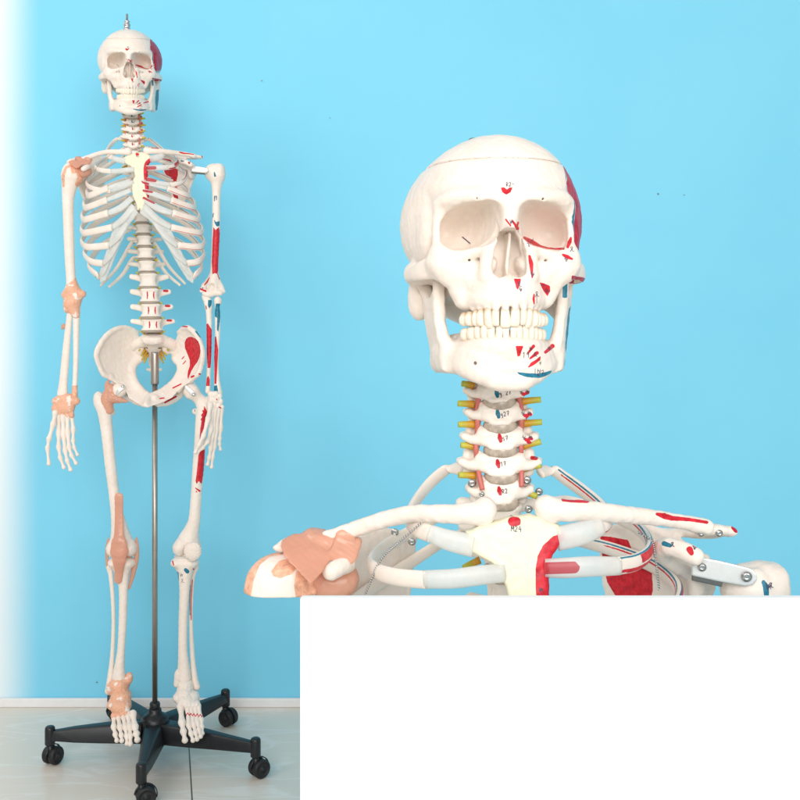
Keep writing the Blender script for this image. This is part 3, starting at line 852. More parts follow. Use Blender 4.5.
# ------------------------------------------------------------------ neck, shoulder girdle and ribs (built once per model from its own measurements)
def q2(*a): return [(a[i], a[i + 1]) for i in range(0, len(a), 2)]
def cervical():
    g = Field((-30, -16, -16), (30, 46, 16), .75)
    g.add(ell((0, 0, 0), (13, 9.5, 7.6), None, 3.2))
    g.sub(ell((0, -13, .5), (14, 5, 4.5)), 3)
    for s in (-1, 1):
        g.chain([(s * 11.5, -3, 5), (s * 13.5, 1, 8.8)], [3.2, 1.8], 3)
        g.chain([(s * 10, -2, 1), (s * 17, -1, -1), (s * 22.5, 1, 1)], [5.2, 3.8, 2.6], 3, n=8)
        g.chain([(s * 22.5, 1, 1), (s * 23.5, 6, 1.5)], [2.6, 2.4], 2)
        g.chain([(s * 12, 8, 0), (s * 18, 10, 0), (s * 23, 7, 1)], [4.5, 4.2, 2.6], 3, n=8)
        g.chain([(s * 17, 12, -6.5), (s * 17, 12, 6.5)], [5, 5], 3)
        g.chain([(s * 16, 15, 0), (s * 9, 23, -1), (0, 28, -2)], [4.5, 3.8, 3.6], 3, sq=((0, 1, 0), .7), n=8)
        g.sub(cone((s * 17, 4.5, -12), (s * 17, 4.5, 12), 2.6, 2.6), 1)
        g.chain([(0, 28, -3), (s * 3, 40, -9)], [3.6, 2.2], 2)
    g.sub(ell((0, -1, 13.2), (11.5, 14, 8)), 2)
    g.add(ell((0, -7.5, -6.2), (8, 2.8, 2.6)), 2)
    g.sub(ell((0, 16, 0), (10, 7, 30)), 2)
    g.rough(.22, 8); g.rough(.1, 3.1)
    return g.mesh(1)
def thoracic():
    g = Field((-40, -20, -22), (40, 64, 18), 1.2)
    g.add(ell((0, 0, 0), (13.2, 11, 11), None, 2.6)); g.add([ell((0, 0, 8.2), (15.4, 12.6, 3.4)), ell((0, 0, -8.2), (15.8, 12.6, 3.4))], 5)
    for s in (-1, 1):
        g.chain([(s * 9, 10, 4), (s * 12, 20, 4), (s * 30, 30, 6)], [4.5, 5, 4.5], 4, n=8)
        g.chain([(s * 11, 18, -8), (s * 11, 18, 10)], [4.5, 4.5], 3)
        g.sub(ell((s * 15.5, 5, -10), (6, 5, 5)), 1.5)
    g.chain([(0, 26, 0), (0, 46, -14)], [5, 3], 4)
    for s in (-1, 1): g.sub(ell((s * 16, -4, 0), (4, 9, 5)), 3)
    g.rough(.25, 9); return g.mesh(1)
def lumbar():
    g = Field((-52, -24, -24), (52, 66, 22), 1.3)
    g.add(ell((0, 0, 0), (18, 14, 15), None, 2.6)); g.add([ell((0, 0, 11.2), (22, 17, 4.2)), ell((0, 0, -11.2), (22.5, 17, 4.2))], 7)
    for s in (-1, 1):
        g.chain([(s * 12, 12, 4), (s * 16, 22, 5), (s * 28, 24, 6), (s * 42, 22, 8)], [6.5, 8, 6.6, 5.5], 6, n=10, sq=((0, 1, 0), .6))
        g.chain([(s * 15, 24, -14), (s * 15, 24, 14)], [6, 6], 4)
    g.chain([(0, 28, -2), (0, 54, -6)], [5, 6], 4, sq=((1, 0, 0), .6)); g.rough(.3, 10); return g.mesh(1)
def disc(rx, ry, h, n=40):
    prof = [(.01, -h / 2), (.86, -h / 2), (.97, -h * .36), (1.0, -h * .12), (1.0, h * .12), (.97, h * .36), (.86, h / 2), (.01, h / 2)]
    V, F = lathe(prof, n); a = np.arctan2(V[:, 1], V[:, 0])
    k = 1 + .018 * np.sin(a * 17 + .7) * (np.abs(V[:, 2]) < h * .3)
    return V * np.stack([rx * k, ry * k, np.ones(len(V))], 1), F
def screw(parent, loc, r=2.7, rot=(90, 0, 0), mat=None):
    V, F = lathe([(.05, .2), (r * .5, .2), (r * .55, .9), (r, .9), (r * .99, 1.25), (r * .9, 1.6), (r * .42, 1.75), (r * .36, .9), (.02, .8)], 16)
    V2, F2 = lathe([(.02, 0), (r * 1.35, 0), (r * 1.35, .9), (.02, .9)], 16)
    V, F = join([(V, F), (V2, F2)])
    o = mk('screw', V, F, M_STEEL, parent, loc=loc); o.rotation_euler = [R(a) for a in rot]; return o
SHARED = {}
def shared(key, fn, name, mats, parent, sc, loc, rot=(0, 0, 0), scl=(1, 1, 1)):
    if key not in SHARED:
        r = fn(); V, F = r[0], r[1]; at = r[2] if len(r) > 2 else None; ex = r[3] if len(r) > 3 else None
        o = mk(name, V, F, mats, parent, at, extra=ex); SHARED[key] = o
    else:
        o = SHARED[key].copy(); COL.objects.link(o); o.parent = parent
    o.scale = [sc * k for k in scl]; o.location = loc; o.rotation_euler = [R(a) for a in rot]
    return o
# neck bones carry a painted spot and a handwritten number each
CERV = [(496.5, 370.5, 22, .9, .9), (497, 392.5, 22, .9, .86), (499, 414, 23, 1, .92), (500, 438.2, 26, 1.0, .96), (500, 463.8, 28, 1.02, 1.0), (500.5, 491, 22.5, 1.12, 1.06)]
MARK = [('blue', (0, 0), 'i'), ('blue', (-.2, .8), 'g.27'), ('blue', (-1, 0), 'g27'), ('red', (0, 0), 's7'), ('red', (-2, 0), '17'), ('red', (-1, 0), 'R2')]
CV, CF = cervical()
def neck_bone(i):
    px, py, hw, sx, sz = CERV[i]
    V = CV * [hw / 23.5, 1, sz]
    fr = Frame(px, py, 870 + 8 * 1.17, 1.17)
    p = Paint(fr, V, CF); col, (ox, oy), txt = MARK[i]
    p.stroke(col, [(px + ox - .6, py + oy - 3.4), (px + ox, py + oy), (px + ox + .6, py + oy + 3)], [3, 5, 3.4])
    if i in (1, 2, 3): 
        for dx, dy, w in ((26, 1.5, 3.6), (29.5, 0, 3.2), (28, 4, 3)): p.stroke('red', [(px + dx, py + dy), (px + dx + 2.2, py + dy + .6)], w)
    if i == 4: p.stroke('red', [(px + 32, py - 6), (px + 36, py - 5.5)], 4)
    ex = ink(fr, bvh_of(V, CF), [(txt, px + ox + 3, py + oy + 2.8, 4.4, -10), (SCR3, px + 22, py + 1, 4.5), (SCR2, px + 29, py + 1, 4)][:3 if i < 4 else 1], .46)
    return V, CF, p.at, ex
def stripe_rib(V, U, A, r, lanes):
    """lanes: (colour, angle, width_mm, u0, u1)"""
    at = {}
    for col, a0, w, u0, u1 in lanes:
        d = np.abs((A - a0 + math.pi) % (2 * math.pi) - math.pi) * r * .8 - w / 2
        d = np.maximum(d, np.maximum(u0 - U, U - u1) * 60)
        at[col] = np.minimum(at.get(col, np.full(len(V), 9.0)), d)
    return at
def rib(fr, parent, pts, hpx, centre, lanes=None, n=20, seg=56, sq=.52, taper=(.75, 1, 1.05)):
    """pts: photo points back to front; hpx: half height in measured pixels."""
    P = np.array(fr.L(pts)); h = hpx * fr.mmpx()
    u = np.linspace(0, 1, len(P)); rad = h * np.interp(u, [0, .4, 1], taper)
    V, F, U, A, rr = tube(P, rad, n, seg, sq, centre)
    return mk('rib', V, F, M_BONE, parent, stripe_rib(V, U, A, h, lanes) if lanes else None, scale=fr.sc * .001, loc=tuple(org(fr) - np.array(ROOTOF[parent.name])))
def cart(fr, parent, pts, rad, sq=.6, centre=None, red=None):
    P = np.array(fr.L(pts)); V, F, U, A, rr = tube(P, np.array(rad) * fr.mmpx(), 14, 18, sq, centre)
    at = None
    if red:
        p = Paint(fr, V, np.array([f for f in F if len(f) == 4])); p.stroke('red', red[0], red[1]); at = p.at
    return mk('costal_cartilage', V, F, M_CART, parent, at, scale=fr.sc * .001, loc=tuple(org(fr) - np.array(ROOTOF[parent.name])))
ROOTOF = {bust.name: BR, full.name: FR}
def sdf_obj(fr, parent, name, g, mats, paint=None, inks=None, relax=1):
    V, F = g.mesh(relax); at = None; ex = None
    if paint: p = Paint(fr, V, F); paint(p); at = p.at
    if inks: ex = ink(fr, bvh_of(V, F), inks[0], inks[1])
    return mk(name, V, F, mats, parent, at, scale=fr.sc * .001, loc=tuple(org(fr) - np.array(ROOTOF[parent.name])), extra=ex)
def at(fr, parent, *p): return tuple(org(fr) + fr.P(*p) * fr.sc * .001 - np.array(ROOTOF[parent.name]))
def bounds(L, pad): L = np.array(L); return L.min(0) - pad, L.max(0) + pad
def heightfn(fr, ctrl):
    """y as a fitted function of (x, z) from photo control points."""
    P = np.array(fr.L(ctrl)); x, z = P[:, 0] / 50, P[:, 2] / 50
    k = 6 if len(ctrl) >= 7 else (4 if len(ctrl) >= 5 else 3)
    B = np.stack([np.ones(len(P)), x, z, x * z, x * x, z * z][:k], 1)
    c = np.linalg.lstsq(B, P[:, 1], rcond=None)[0]
    def f(X, Z):
        X, Z = X / 50, Z / 50
        r = c[0] + c[1] * X + c[2] * Z
        if k > 3: r = r + c[3] * X * Z
        if k > 4: r = r + c[4] * X * X + c[5] * Z * Z
        return r
    return f
def polyxz(fr, px, dy):
    return [tuple(fr.P(a, b, dy(a, b) if callable(dy) else dy)[[0, 2]]) for a, b in px]

def torso(fr, par, near):
    res = 1.0 if near else 1.9
    sc = fr.sc; yaw = 0 if near else 12; rt = (0, 0, yaw)
    # --- neck
    for i, (px, py, hw, sx, sz) in enumerate(CERV):
        shared(('c', i), lambda i=i: neck_bone(i), 'vertebra', [M_SPINE, M_INK], par, sc, at(fr, par, px, py, 8), rt)
    for px, py in ((497, 381.5), (499, 403.5), (500, 427), (500.5, 450.5), (501, 477.5), (502, 504)):
        shared('cd', lambda: disc(12.2, 9.6, 8), 'disc', M_DISC, par, sc, at(fr, par, px, py, 7.5), rt)
    for px, py, dy in ((503, 517, 12), (505, 541, 22), (507, 565, 31), (509, 590, 38)):
        shared('th', thoracic, 'vertebra', [M_SPINE, M_INK], par, sc * .95, at(fr, par, px, py, dy), rt)
    for px, py, dy in ((504, 529, 17), (506, 553, 26.5), (508, 577.5, 35)):
        shared('td', lambda: disc(15, 12.6, 7), 'disc', M_DISC, par, sc * .95, at(fr, par, px, py, dy), rt)
    if near:
        for px, py, dy in ((511, 615, 43), (513, 640, 47)):
            shared('th', thoracic, 'vertebra', [M_SPINE, M_INK], par, sc * .95, at(fr, par, px, py, dy), rt)
    nr = [[(474, 404.5, 10), (458, 403.5, 9)], [(475.5, 424.5, 10), (458.5, 424.5, 9)], [(476, 447, 10), (461, 445, 9)], [(476, 476, 10), (459, 475, 8)], [(480, 560, 16), (464, 567.5, 12)],
          [(520, 402, 10), (541, 399.5, 9)], [(522, 424, 10), (542, 422, 9)], [(522, 446.5, 10), (541, 441.5, 9)], [(522, 469, 10), (541, 465, 8)], [(521, 491, 10), (537, 496.5, 8)],
          [(474, 386, 10), (462, 383.5, 9)], [(519, 386, 10), (536, 381, 10)]]
    for a, b in nr:
        P = fr.L([a, ((a[0] + b[0]) / 2, (a[1] + b[1]) / 2 - .3, a[2]), b])
        V, F, U, A, _ = tube(P, np.array([4.0, 3.4, 3.1]) * fr.mmpx(), 14, 8)
        mk('nerve_root', V, F, M_NERVE, par, {'tip': np.clip(U * 1.5 - .3, 0, 1)}, scale=sc * .001, loc=tuple(org(fr) - np.array(ROOTOF[par.name])))
    for pts in ([(477, 388, 8), (479, 396, 6), (477, 408, 9), (477.5, 422, 6), (477, 434, 9), (476, 449, 5.5), (477, 460, 8), (479.5, 477, 3), (482.5, 490, 1)],
                [(519.5, 386, 8), (519, 396, 6), (521, 408, 9), (521.5, 422, 6), (521, 434, 9), (521, 448, 5.5), (521, 460, 8), (521.5, 474, 3), (521.5, 487, 1)]):
        V, F, *_ = tube(fr.L(pts), 2.7 * fr.mmpx(), 12, 48); mk('artery', V, F, M_ART, par, scale=sc * .001, loc=tuple(org(fr) - np.array(ROOTOF[par.name])))
    # --- sternum
    op = q2(466, 532, 480, 526, 491, 523, 503, 518, 512, 516, 522, 515, 530, 514, 540, 517, 547, 521, 562, 527, 565.5, 537, 559, 546, 553, 554, 550, 562, 549, 573, 549, 600, 552, 630, 553, 665, 544, 682, 537, 702, 529, 716, 525, 706, 517, 714, 512, 690, 500, 665, 497, 640, 500, 610, 508, 597, 506, 588, 503, 580, 503, 572, 497, 567, 491, 562, 478, 556, 471, 551, 468, 542)
    sdy = lambda a, b: -50 - .125 * (b - 520)
    poly = polyxz(fr, op, sdy); ctrl = [(a, b, sdy(a, b)) for a, b in ((470, 530), (560, 530), (500, 620), (540, 620), (525, 710))]
    hf0 = heightfn(fr, ctrl[:3]); hf = lambda x, z: hf0(x, z) + .004 * (x - np.mean([p[0] for p in poly])) ** 2
    lo, hi = bounds([(p[0], hf0(*p), p[1]) for p in poly], 16)
    g = Field(lo, hi, res); g.add(plate(poly, (0, 2), hf, 5.5, 3.2, .95)); g.rough(.35, 11)
    def pst(p):
        p.stroke('red', q2(566, 538.5, 557, 542.5, 549, 550, 545, 558, 543, 570, 543.5, 590, 546, 620, 549, 650, 555, 668), [13, 14.5, 15, 15, 15, 15.5, 15, 14, 12], -.6)
        for a in (q2(545, 569, 562, 568), q2(546, 605, 572, 603), q2(550, 640, 590, 642), q2(553, 665, 590, 688)): p.stroke('red', a, 10, -.6)
        p.stroke('red', q2(513, 521.5, 516.5, 521.5), [10, 9])
    sdf_obj(fr, par, 'sternum', g, [M_STERN, M_INK], pst, ([('M24', 511, 531.5, 5.4), (SCR, 510, 516.5, 3.4), (SCR2, 539, 592, 5)], .46))
    # --- ribs 1-3 with cartilage
    c0 = fr.P(506, 560, 15)
    bl = dict(n=48 if near else 20, seg=90 if near else 44)
    L1 = [('blue', .5, 1.5, .25, 1), ('red', .95, 1.1, .3, .8), ('red', 2.5, 1.5, .3, .95), ('blue', 5.6, 1.5, .2, .9), ('red', 5.15, 1.1, .25, .7)]
    R1 = [(540, 473, 40), (552, 470, 58), (566, 479, 52), (584, 492, 34), (600, 505, 12), (609, 516, -12), (606, 523, -34), (598, 527, -46)]
    R2 = [(538, 500, 48), (562, 500, 80), (598, 510, 82), (632, 524, 54), (648, 540, 14), (648, 553, -20), (636, 562, -44), (618, 566, -57)]
    R3 = [(540, 528, 54), (570, 538, 88), (614, 550, 92), (654, 566, 60), (677, 586, 14), (676, 606, -24), (656, 620, -52), (628, 626, -64)]
    A1 = [(462, 470, 40), (450, 468, 58), (438, 476, 56), (425, 489, 40), (413, 506, 12), (409, 519, -12), (416, 528, -34), (431, 534, -46)]
    A2 = [(470, 500, 48), (446, 512, 80), (412, 531, 80), (384, 548, 46), (371, 562, 6), (377, 571, -24), (396, 577, -46), (426, 580, -58)]
    A3 = [(468, 528, 54), (438, 545, 88), (396, 572, 92), (356, 600, 54), (342, 618, 10), (352, 632, -26), (380, 642, -50), (424, 646, -64)]
    rib(fr, par, A1, 8, c0, None, **bl); rib(fr, par, A2, 8, c0, None, **bl); rib(fr, par, A3, 8.5, c0, None, **bl)
    rib(fr, par, R1, 8, c0, L1 + [('red', 1.4, 2.4, .12, .3), ('blue', .9, 2.6, .2, .36)], **bl)
    rib(fr, par, R2, 8, c0, L1 + [('red', 1.2, 5, .62, .84), ('red', 2.2, 2.2, .5, 1)], **bl)
    rib(fr, par, R3, 8.5, c0, L1 + [('red', .6, 2, .2, .7)], **bl)
    cart(fr, par, [(429, 533, -45), (448, 540, -49), (474, 546, -52)], [8.5, 10, 11], .62, c0)
    cart(fr, par, [(424, 579.5, -57), (455, 578.5, -61), (482, 575, -61), (505, 573, -60)], [8.5, 9, 9, 8.5], .62, c0)
    cart(fr, par, [(422, 646, -63), (460, 634, -68), (503, 616, -66)], [8, 8.5, 8], .62, c0)
    cart(fr, par, [(602, 526, -45), (582, 533, -49), (557, 539, -52)], [9, 11.5, 11.5], .62, c0)
    cart(fr, par, [(620, 566, -56), (590, 566.5, -61), (565, 568, -61), (545, 568, -60)], [8.5, 9.5, 9.5, 8.5], .62, c0, (q2(540, 568.5, 574, 567.5), 12))
    cart(fr, par, [(630, 626, -63), (590, 620, -68), (546, 607, -66)], [8, 8.5, 8], .62, c0, (q2(540, 606, 575, 611), 11))
    # --- clavicles
    def clav(pts, acr, paint=None, inks=None):
        P = np.array(fr.L([p[:3] for p in pts])); r = np.array([p[3] for p in pts]) * fr.mmpx()
        lo, hi = bounds(P, 16); g = Field(lo, hi, res * .9)
        g.chain(P, r, 0, n=40, sq=((0, 1, .2), .86))
        m = P[0]; g.add(ell(m + [0, 2, -1], (7, 8.6, 9.6), (0, 18 if m[0] < c0[0] else -18, 0), 2.4), 4)
        g.rough(.35, 13); g.rough(.15, 5)
        return sdf_obj(fr, par, 'clavicle', g, [M_BONE, M_INK], paint, inks)
    clav([(484, 511, -48, 11), (470, 513.5, -50, 10.5), (445, 514, -47, 9), (415, 513.5, -38, 8.4), (385, 519.5, -26, 8.2), (360, 527.5, -16, 8), (340, 534.5, -10, 8), (324, 540, -6, 8)], None)
    def pcl(p):
        p.poly('red', q2(561, 499, 568, 496.5, 578, 498, 590, 501, 588, 503, 572, 502.5, 562, 501.5))
        p.stroke('red', q2(657, 514, 664, 516, 672, 518.2, 690, 519.6, 707, 522.4), [3, 6, 5, 3.5, 3])
    clav([(547, 509, -48, 11), (565, 510.5, -50, 10.5), (590, 511, -46, 9.5), (624, 514.5, -36, 8.6), (657, 518, -22, 7.6), (685, 522.5, -12, 7.4), (706, 527, -6, 8)], None, pcl)
    # --- shoulder blades
    RB = q2(600, 530, 640, 522, 678, 540, 704, 560, 709, 582, 704, 600, 690, 640, 668, 692, 655, 702, 640, 680, 610, 602)
    for s in (1, -1):
        mx = (lambda a: a) if s == 1 else (lambda a: 1014 - a)
        yo = 0 if s == 1 else 6
        dyf = lambda a, b: 110 - .66 * ((a if s == 1 else 1014 - a) - 600)
        px = [(mx(a), b + yo) for a, b in RB]
        poly = polyxz(fr, px, dyf); ctrl = [(a, b, dyf(a, b)) for a, b in ((mx(600), 530), (mx(704), 560), (mx(655), 700))]
        hf = heightfn(fr, ctrl)
        gl = fr.P(mx(704), 580 + yo, 24); cor = fr.L([(mx(688), 572 + yo, 22), (mx(662), 553 + yo, 6), (mx(668), 547 + yo, -8), (mx(684), 551 + yo, -18), (mx(695), 556.5 + yo, -23)])
        if s == -1: cor = fr.L([(330, 585, 18), (345, 566, -2), (346, 564, -16), (338, 568, -26), (331, 572, -30)])
        lo, hi = bounds([(p[0], hf(*p), p[1]) for p in poly] + cor + [gl], 26)
        acr = fr.L([(702, 531, 2), (716, 530, 4), (729, 531.5, 8)]) if s == 1 else fr.L([(280, 548, -4), (291, 542.5, 0), (305, 539, 6)])
        spn = fr.L([(725, 532, 14), (700, 534, 50), (655, 530, 78)]) if s == 1 else fr.L([(288, 543, 12), (315, 540, 50), (360, 533, 78)])
        l2, h2 = bounds(acr + spn, 14); lo, hi = np.minimum(lo, l2), np.maximum(hi, h2)
        g = Field(lo, hi, res * 1.05)
        g.add(plate(poly, (0, 2), hf, 2.6, 1.5, .8))
        pl3 = [np.array([p[0], float(hf(*p)), p[1]]) for p in poly]
        g.chain([pl3[i] for i in (3, 4, 5, 6, 7, 8)], [5, 5.5, 4.5, 3.6, 3.6, 3.4], 5, n=20); g.chain([pl3[i] for i in (0, 1, 2, 3)], 2.4, 3)
        g.chain([pl3[i] for i in (8, 9, 10, 0)], 2.6, 3, n=16)
        g.add(ell(gl + [-3 * s, 2, 0], (8, 13, 18), (0, s * 8, s * -28)), 6)
        g.sub(ell(gl + [9 * s, -6, 0], (9, 11, 16), (0, s * 8, s * -28)), 2)
        g.chain(cor, np.array([9, 9.5, 10, 9.6, 9.2]) * (.716 * (.95 if s == 1 else .92)), 4, n=16)
        g.chain(acr, np.array([5.6, 6.8, 5]) * (1 if s == 1 else .9), 4, sq=((0, .25, 1), .62), n=10); g.chain(acr[::-1][:1] + spn, [4, 5, 6, 3], 5, sq=((0, .2, 1), .6), n=24)
        g.rough(.4, 14); g.rough(.18, 5)
        pn = None; ik = None
        if s == 1:
            def pn(p):
                p.poly('red', q2(600, 536, 612, 537, 628, 540, 633, 552, 642, 566, 652, 572, 653, 590, 648, 610, 650, 640, 654, 672, 645, 682, 634, 655, 630, 630, 618, 600, 607, 582, 603, 560), .0)
                p.stroke('blue', q2(664, 543.5, 670, 545.5), [5, 4]); p.stroke('red', q2(689.5, 549.5, 691.5, 553), [6.5, 5])
                p.stroke('red', q2(733, 527.5, 736, 531), 4); p.stroke('red', q2(716, 541, 728, 538), 3)
            ik = ([(SCR, 671, 547, 4.5), (SCR3, 692, 549, 6)], .6)
        sdf_obj(fr, par, 'scapula', g, [M_BONE, M_INK], pn, ik)
    # --- orange ligaments of the viewer's left shoulder
    P = fr.L([(283, 546, -13), (301, 554, -25), (321, 567, -31)])
    lo, hi = bounds(fr.L([(250, 525, -45), (375, 610, 30)]) , 10); g = Field(lo, hi, res)
    band = polyxz(fr, q2(283, 546, 290, 543, 300, 542.5, 327, 556, 321, 564, 314, 569.5, 300, 560.5, 288, 552), -22)
    g.add(plate(band, (0, 2), heightfn(fr, [(280, 545, -16), (301, 540, -10), (322, 566, -34)]), 2.6, 1.8, .9, 2.6)); g.rough(.3, 12)
    g.add(ell(fr.P(319, 538.5, -1), (12, 12, 7), (0, 16, 0)), 3); g.add(ell(fr.P(329, 545, -10), (10, 6, 6)), 7)
    g.add(plate(polyxz(fr, q2(340, 539, 358, 541, 354, 553, 350, 556, 342, 554, 334, 551), -10), (0, 2), heightfn(fr, [(337, 535, -14), (362, 537, -10), (345, 560, -22)]), 3.0, 2, .9, 3), 5)
    g.chain(fr.L([(341, 535.5, -16), (350, 536, -16)]), 4.0, 2, sq=((0, 1, 0), .6))
    # fibres running along the band
    g.rough(.3, 9); u0 = fr.P(290, 541, -14); u1 = fr.P(320, 567, -30); dr = (u1 - u0) / np.linalg.norm(u1 - u0); pr_ = np.cross(dr, [0, 1, 0])
    g.warp(lambda X, Y, Z: f32(.16) * np.sin(f32(2.6) * (X * f32(pr_[0]) + Y * f32(pr_[1]) + Z * f32(pr_[2])) + np.sin(X * f32(.2)) * 2))
    sdf_obj(fr, par, 'shoulder_ligament', g, M_LIG)
    g = Field(lo, hi, res)
    g.chain(fr.L([(318, 575, -6), (330, 584, -8), (344, 582, -8), (350, 575, -6)]), [10, 12, 10, 6], 0, n=12); g.rough(.35, 10)
    if near: zc = fr.P(300, 595.4, -20)[2]; g.cut(lambda X, Y, Z: zc - Z - 22 + 0 * X)
    sdf_obj(fr, par, 'joint_capsule', g, M_LIG)
    # --- coil wires tying the ribs, screws, shoulder bracket
    for pts in ([(422, 522, -46), (413, 530, -45), (400, 541, -42), (387, 552, -34), (377, 566, -30), (371, 580, -26), (365, 594, -22)], [(638, 532, -2), (652, 541, -8), (655, 556, -18), (657, 572, -16), (659, 590, -14)]):
        P = smooth_pts(fr.L(pts), 460 if near else 60); T = np.gradient(P, axis=0); T /= np.linalg.norm(T, axis=1)[:, None]
        N = np.cross(T, [0, 1, 0]); N /= np.linalg.norm(N, axis=1)[:, None]; B = np.cross(T, N)
        L = np.concatenate([[0], np.cumsum(np.linalg.norm(np.diff(P, axis=0), axis=1))]); ph = L / 1.9 * 2 * math.pi
        if near: P = P + .62 * (np.cos(ph)[:, None] * N + np.sin(ph)[:, None] * B)
        V, F, *_ = tube(P, .42 if near else .6, 6); mk('tie_wire', V, F, M_WIRE, par, scale=sc * .001, loc=tuple(org(fr) - np.array(ROOTOF[par.name])))
    if near:
        for px, py, dy, r in ((472, 483, 2, 2.9), (527, 480, 2, 2.9), (539, 491.5, 16, 2.7), (528.5, 509, 4, 2.7), (482, 494, 0, 1.8), (395, 532, 62, 2.8), (412, 541.5, 62, 2.8), (701, 533, -6, 2.2), (719, 533, -3, 2.4), (487, 566, 14, 2.2)):
            screw(par, at(fr, par, px, py, dy), r * .92, (90 + 8, 0, 10 * math.sin(px)))
    # bracket of the viewer's right shoulder
    for k, (dz, dd) in enumerate(((0, 0), (5, 17))):
        st = polyxz(fr, q2(696, 559 + dz, 720, 562 + dz, 744, 566.5 + dz, 751, 568.5 + dz, 755, 573 + dz, 755.5, 579 + dz, 752, 584 + dz, 745, 586 + dz, 720, 583 + dz, 696, 579 + dz), -24 + dd)
        hf = heightfn(fr, [(696, 560, -14 + dd), (750, 568, -25 + dd), (750, 584, -25 + dd)])
        lo, hi = bounds([(p[0], float(hf(*p)), p[1]) for p in st], 5); g = Field(lo, hi, res * .6 if near else 1.3); g.add(plate(st, (0, 2), hf, 1.2 if near else 1.5, .5, .97))
        if k == 0: br = sdf_obj(fr, par, 'shoulder_bracket', g, M_CHROME, relax=0)
        else:
            V, F = g.mesh(0); c = mk('bracket_arm', V, F, M_DARKM, br, scale=sc * .001)
    if near:
        screw(par, at(fr, par, 746.5, 576.5, -27.2), 3.2, (92, 0, -10)); screw(par, at(fr, par, 702, 567, -17.5), 2.6, (92, 0, -10))
# ------------------------------------------------------------------ nearer model: torso and sawn-off upper arms
torso(BF, bust, True)
print('bust torso', time.time() - T0)
fr = BF
g = Field(*bounds(fr.L([(235, 540, -40), (335, 650, 40)]), 12), 1.0)
hc = fr.P(285, 591, 0)
g.add(ell(fr.P(286, 597, 0), (28.5, 26, 32), None, 2.3)); g.add(ell(fr.P(267, 590, -10), (14, 15, 20)), 8); g.add(ell(fr.P(290, 580, -20), (9, 6, 10)), 6); g.chain(fr.L([(285, 600, 0), (283, 650, 0)]), [22, 15], 8)
g.rough(.3, 14); g.rough(.15, 5)
zc = fr.P(270, 598.5, -27)[2]
g.cut(lambda X, Y, Z: zc - Z + 0 * X)
def pl(p):
    p.stroke('lig', q2(244, 600, 248, 580, 256, 562, 268, 553, 284, 550, 300, 556), [12, 11, 9, 8, 8, 14], -2)
    p.stroke('lig', q2(300, 556, 312, 566, 322, 580), [16, 20, 30], -2)
    p.poly('lig', q2(271, 571, 279, 561, 289, 558, 299, 565, 292, 574, 280, 578.5, 273, 576)); p.poly('lig', q2(296, 572, 305, 569, 318, 566, 330, 600, 296, 600, 294, 586))
    p.at['lig'] = np.minimum(p.at['lig'], np.where(p.V[:, 1] > 12, -2.0, 9))
sdf_obj(fr, bust, 'humerus', g, M_BLIG, pl)
g = Field(*bounds(fr.L([(715, 555, -35), (800, 650, 35)]), 10), 1.0)
g.add(ell(fr.P(748, 590, -3), (19, 21, 19))); g.add(ell(fr.P(769, 586, -2), (13, 17, 17), None, 2.6), 8); g.add(ell(fr.P(755, 590, -16), (9, 6, 14)), 5); g.chain(fr.L([(757, 605, 0), (758, 650, 0)]), [19, 13], 8)
g.rough(.3, 14); g.rough(.15, 5)
zc2 = fr.P(757, 645, 0)[2]; g.cut(lambda X, Y, Z: zc2 - Z + 0 * X)
sdf_obj(fr, bust, 'humerus', g, [M_BONE, M_INK], lambda p: (p.stroke('blue', q2(763.5, 582, 766, 587, 766.5, 596, 768, 600), [4, 6, 5, 5])), ([(SCR2, 766, 590, 7), (SCR, 769, 588, 5)], .6))
# post that carries the torso behind the board
V, F = lathe([(.001, 0), (.16, 0), (.165, .006), (.15, .014), (.016, .022), (.011, .03), (.011, .80), (.001, .80)], 32)
mk('support_post', V, F, M_POLE, bust, scale=1, loc=tuple(np.array(at(BF, bust, 512, 630, 45)) * [1, 1, 0]))
# ------------------------------------------------------------------ farther model: the whole skeleton, measured in its own frame
torso(FT, full, False)
print('full torso', time.time() - T0)
fr = FF; MM = FF.mmpx()
def fobj(name, g, mats=None, paint=None, inks=None, parent=None, relax=1): return sdf_obj(fr, full, name, g, mats or [M_BONE, M_INK], paint, inks, relax)
def chf(g, pts, k=0, n=None, sq=None):
    P = np.array(fr.L([p[:3] for p in pts])); g.chain(P, np.array([p[3] for p in pts]) * MM, k, sq, n)
def fld(pts, pad, res=1.7): return Field(*bounds(fr.L(pts), pad), res)
def ep(px, py, dy, rx, ry, rz, rot=None, p=2.0): return ell(fr.P(px, py, dy), (rx * MM, ry * MM, rz * MM), rot, p)
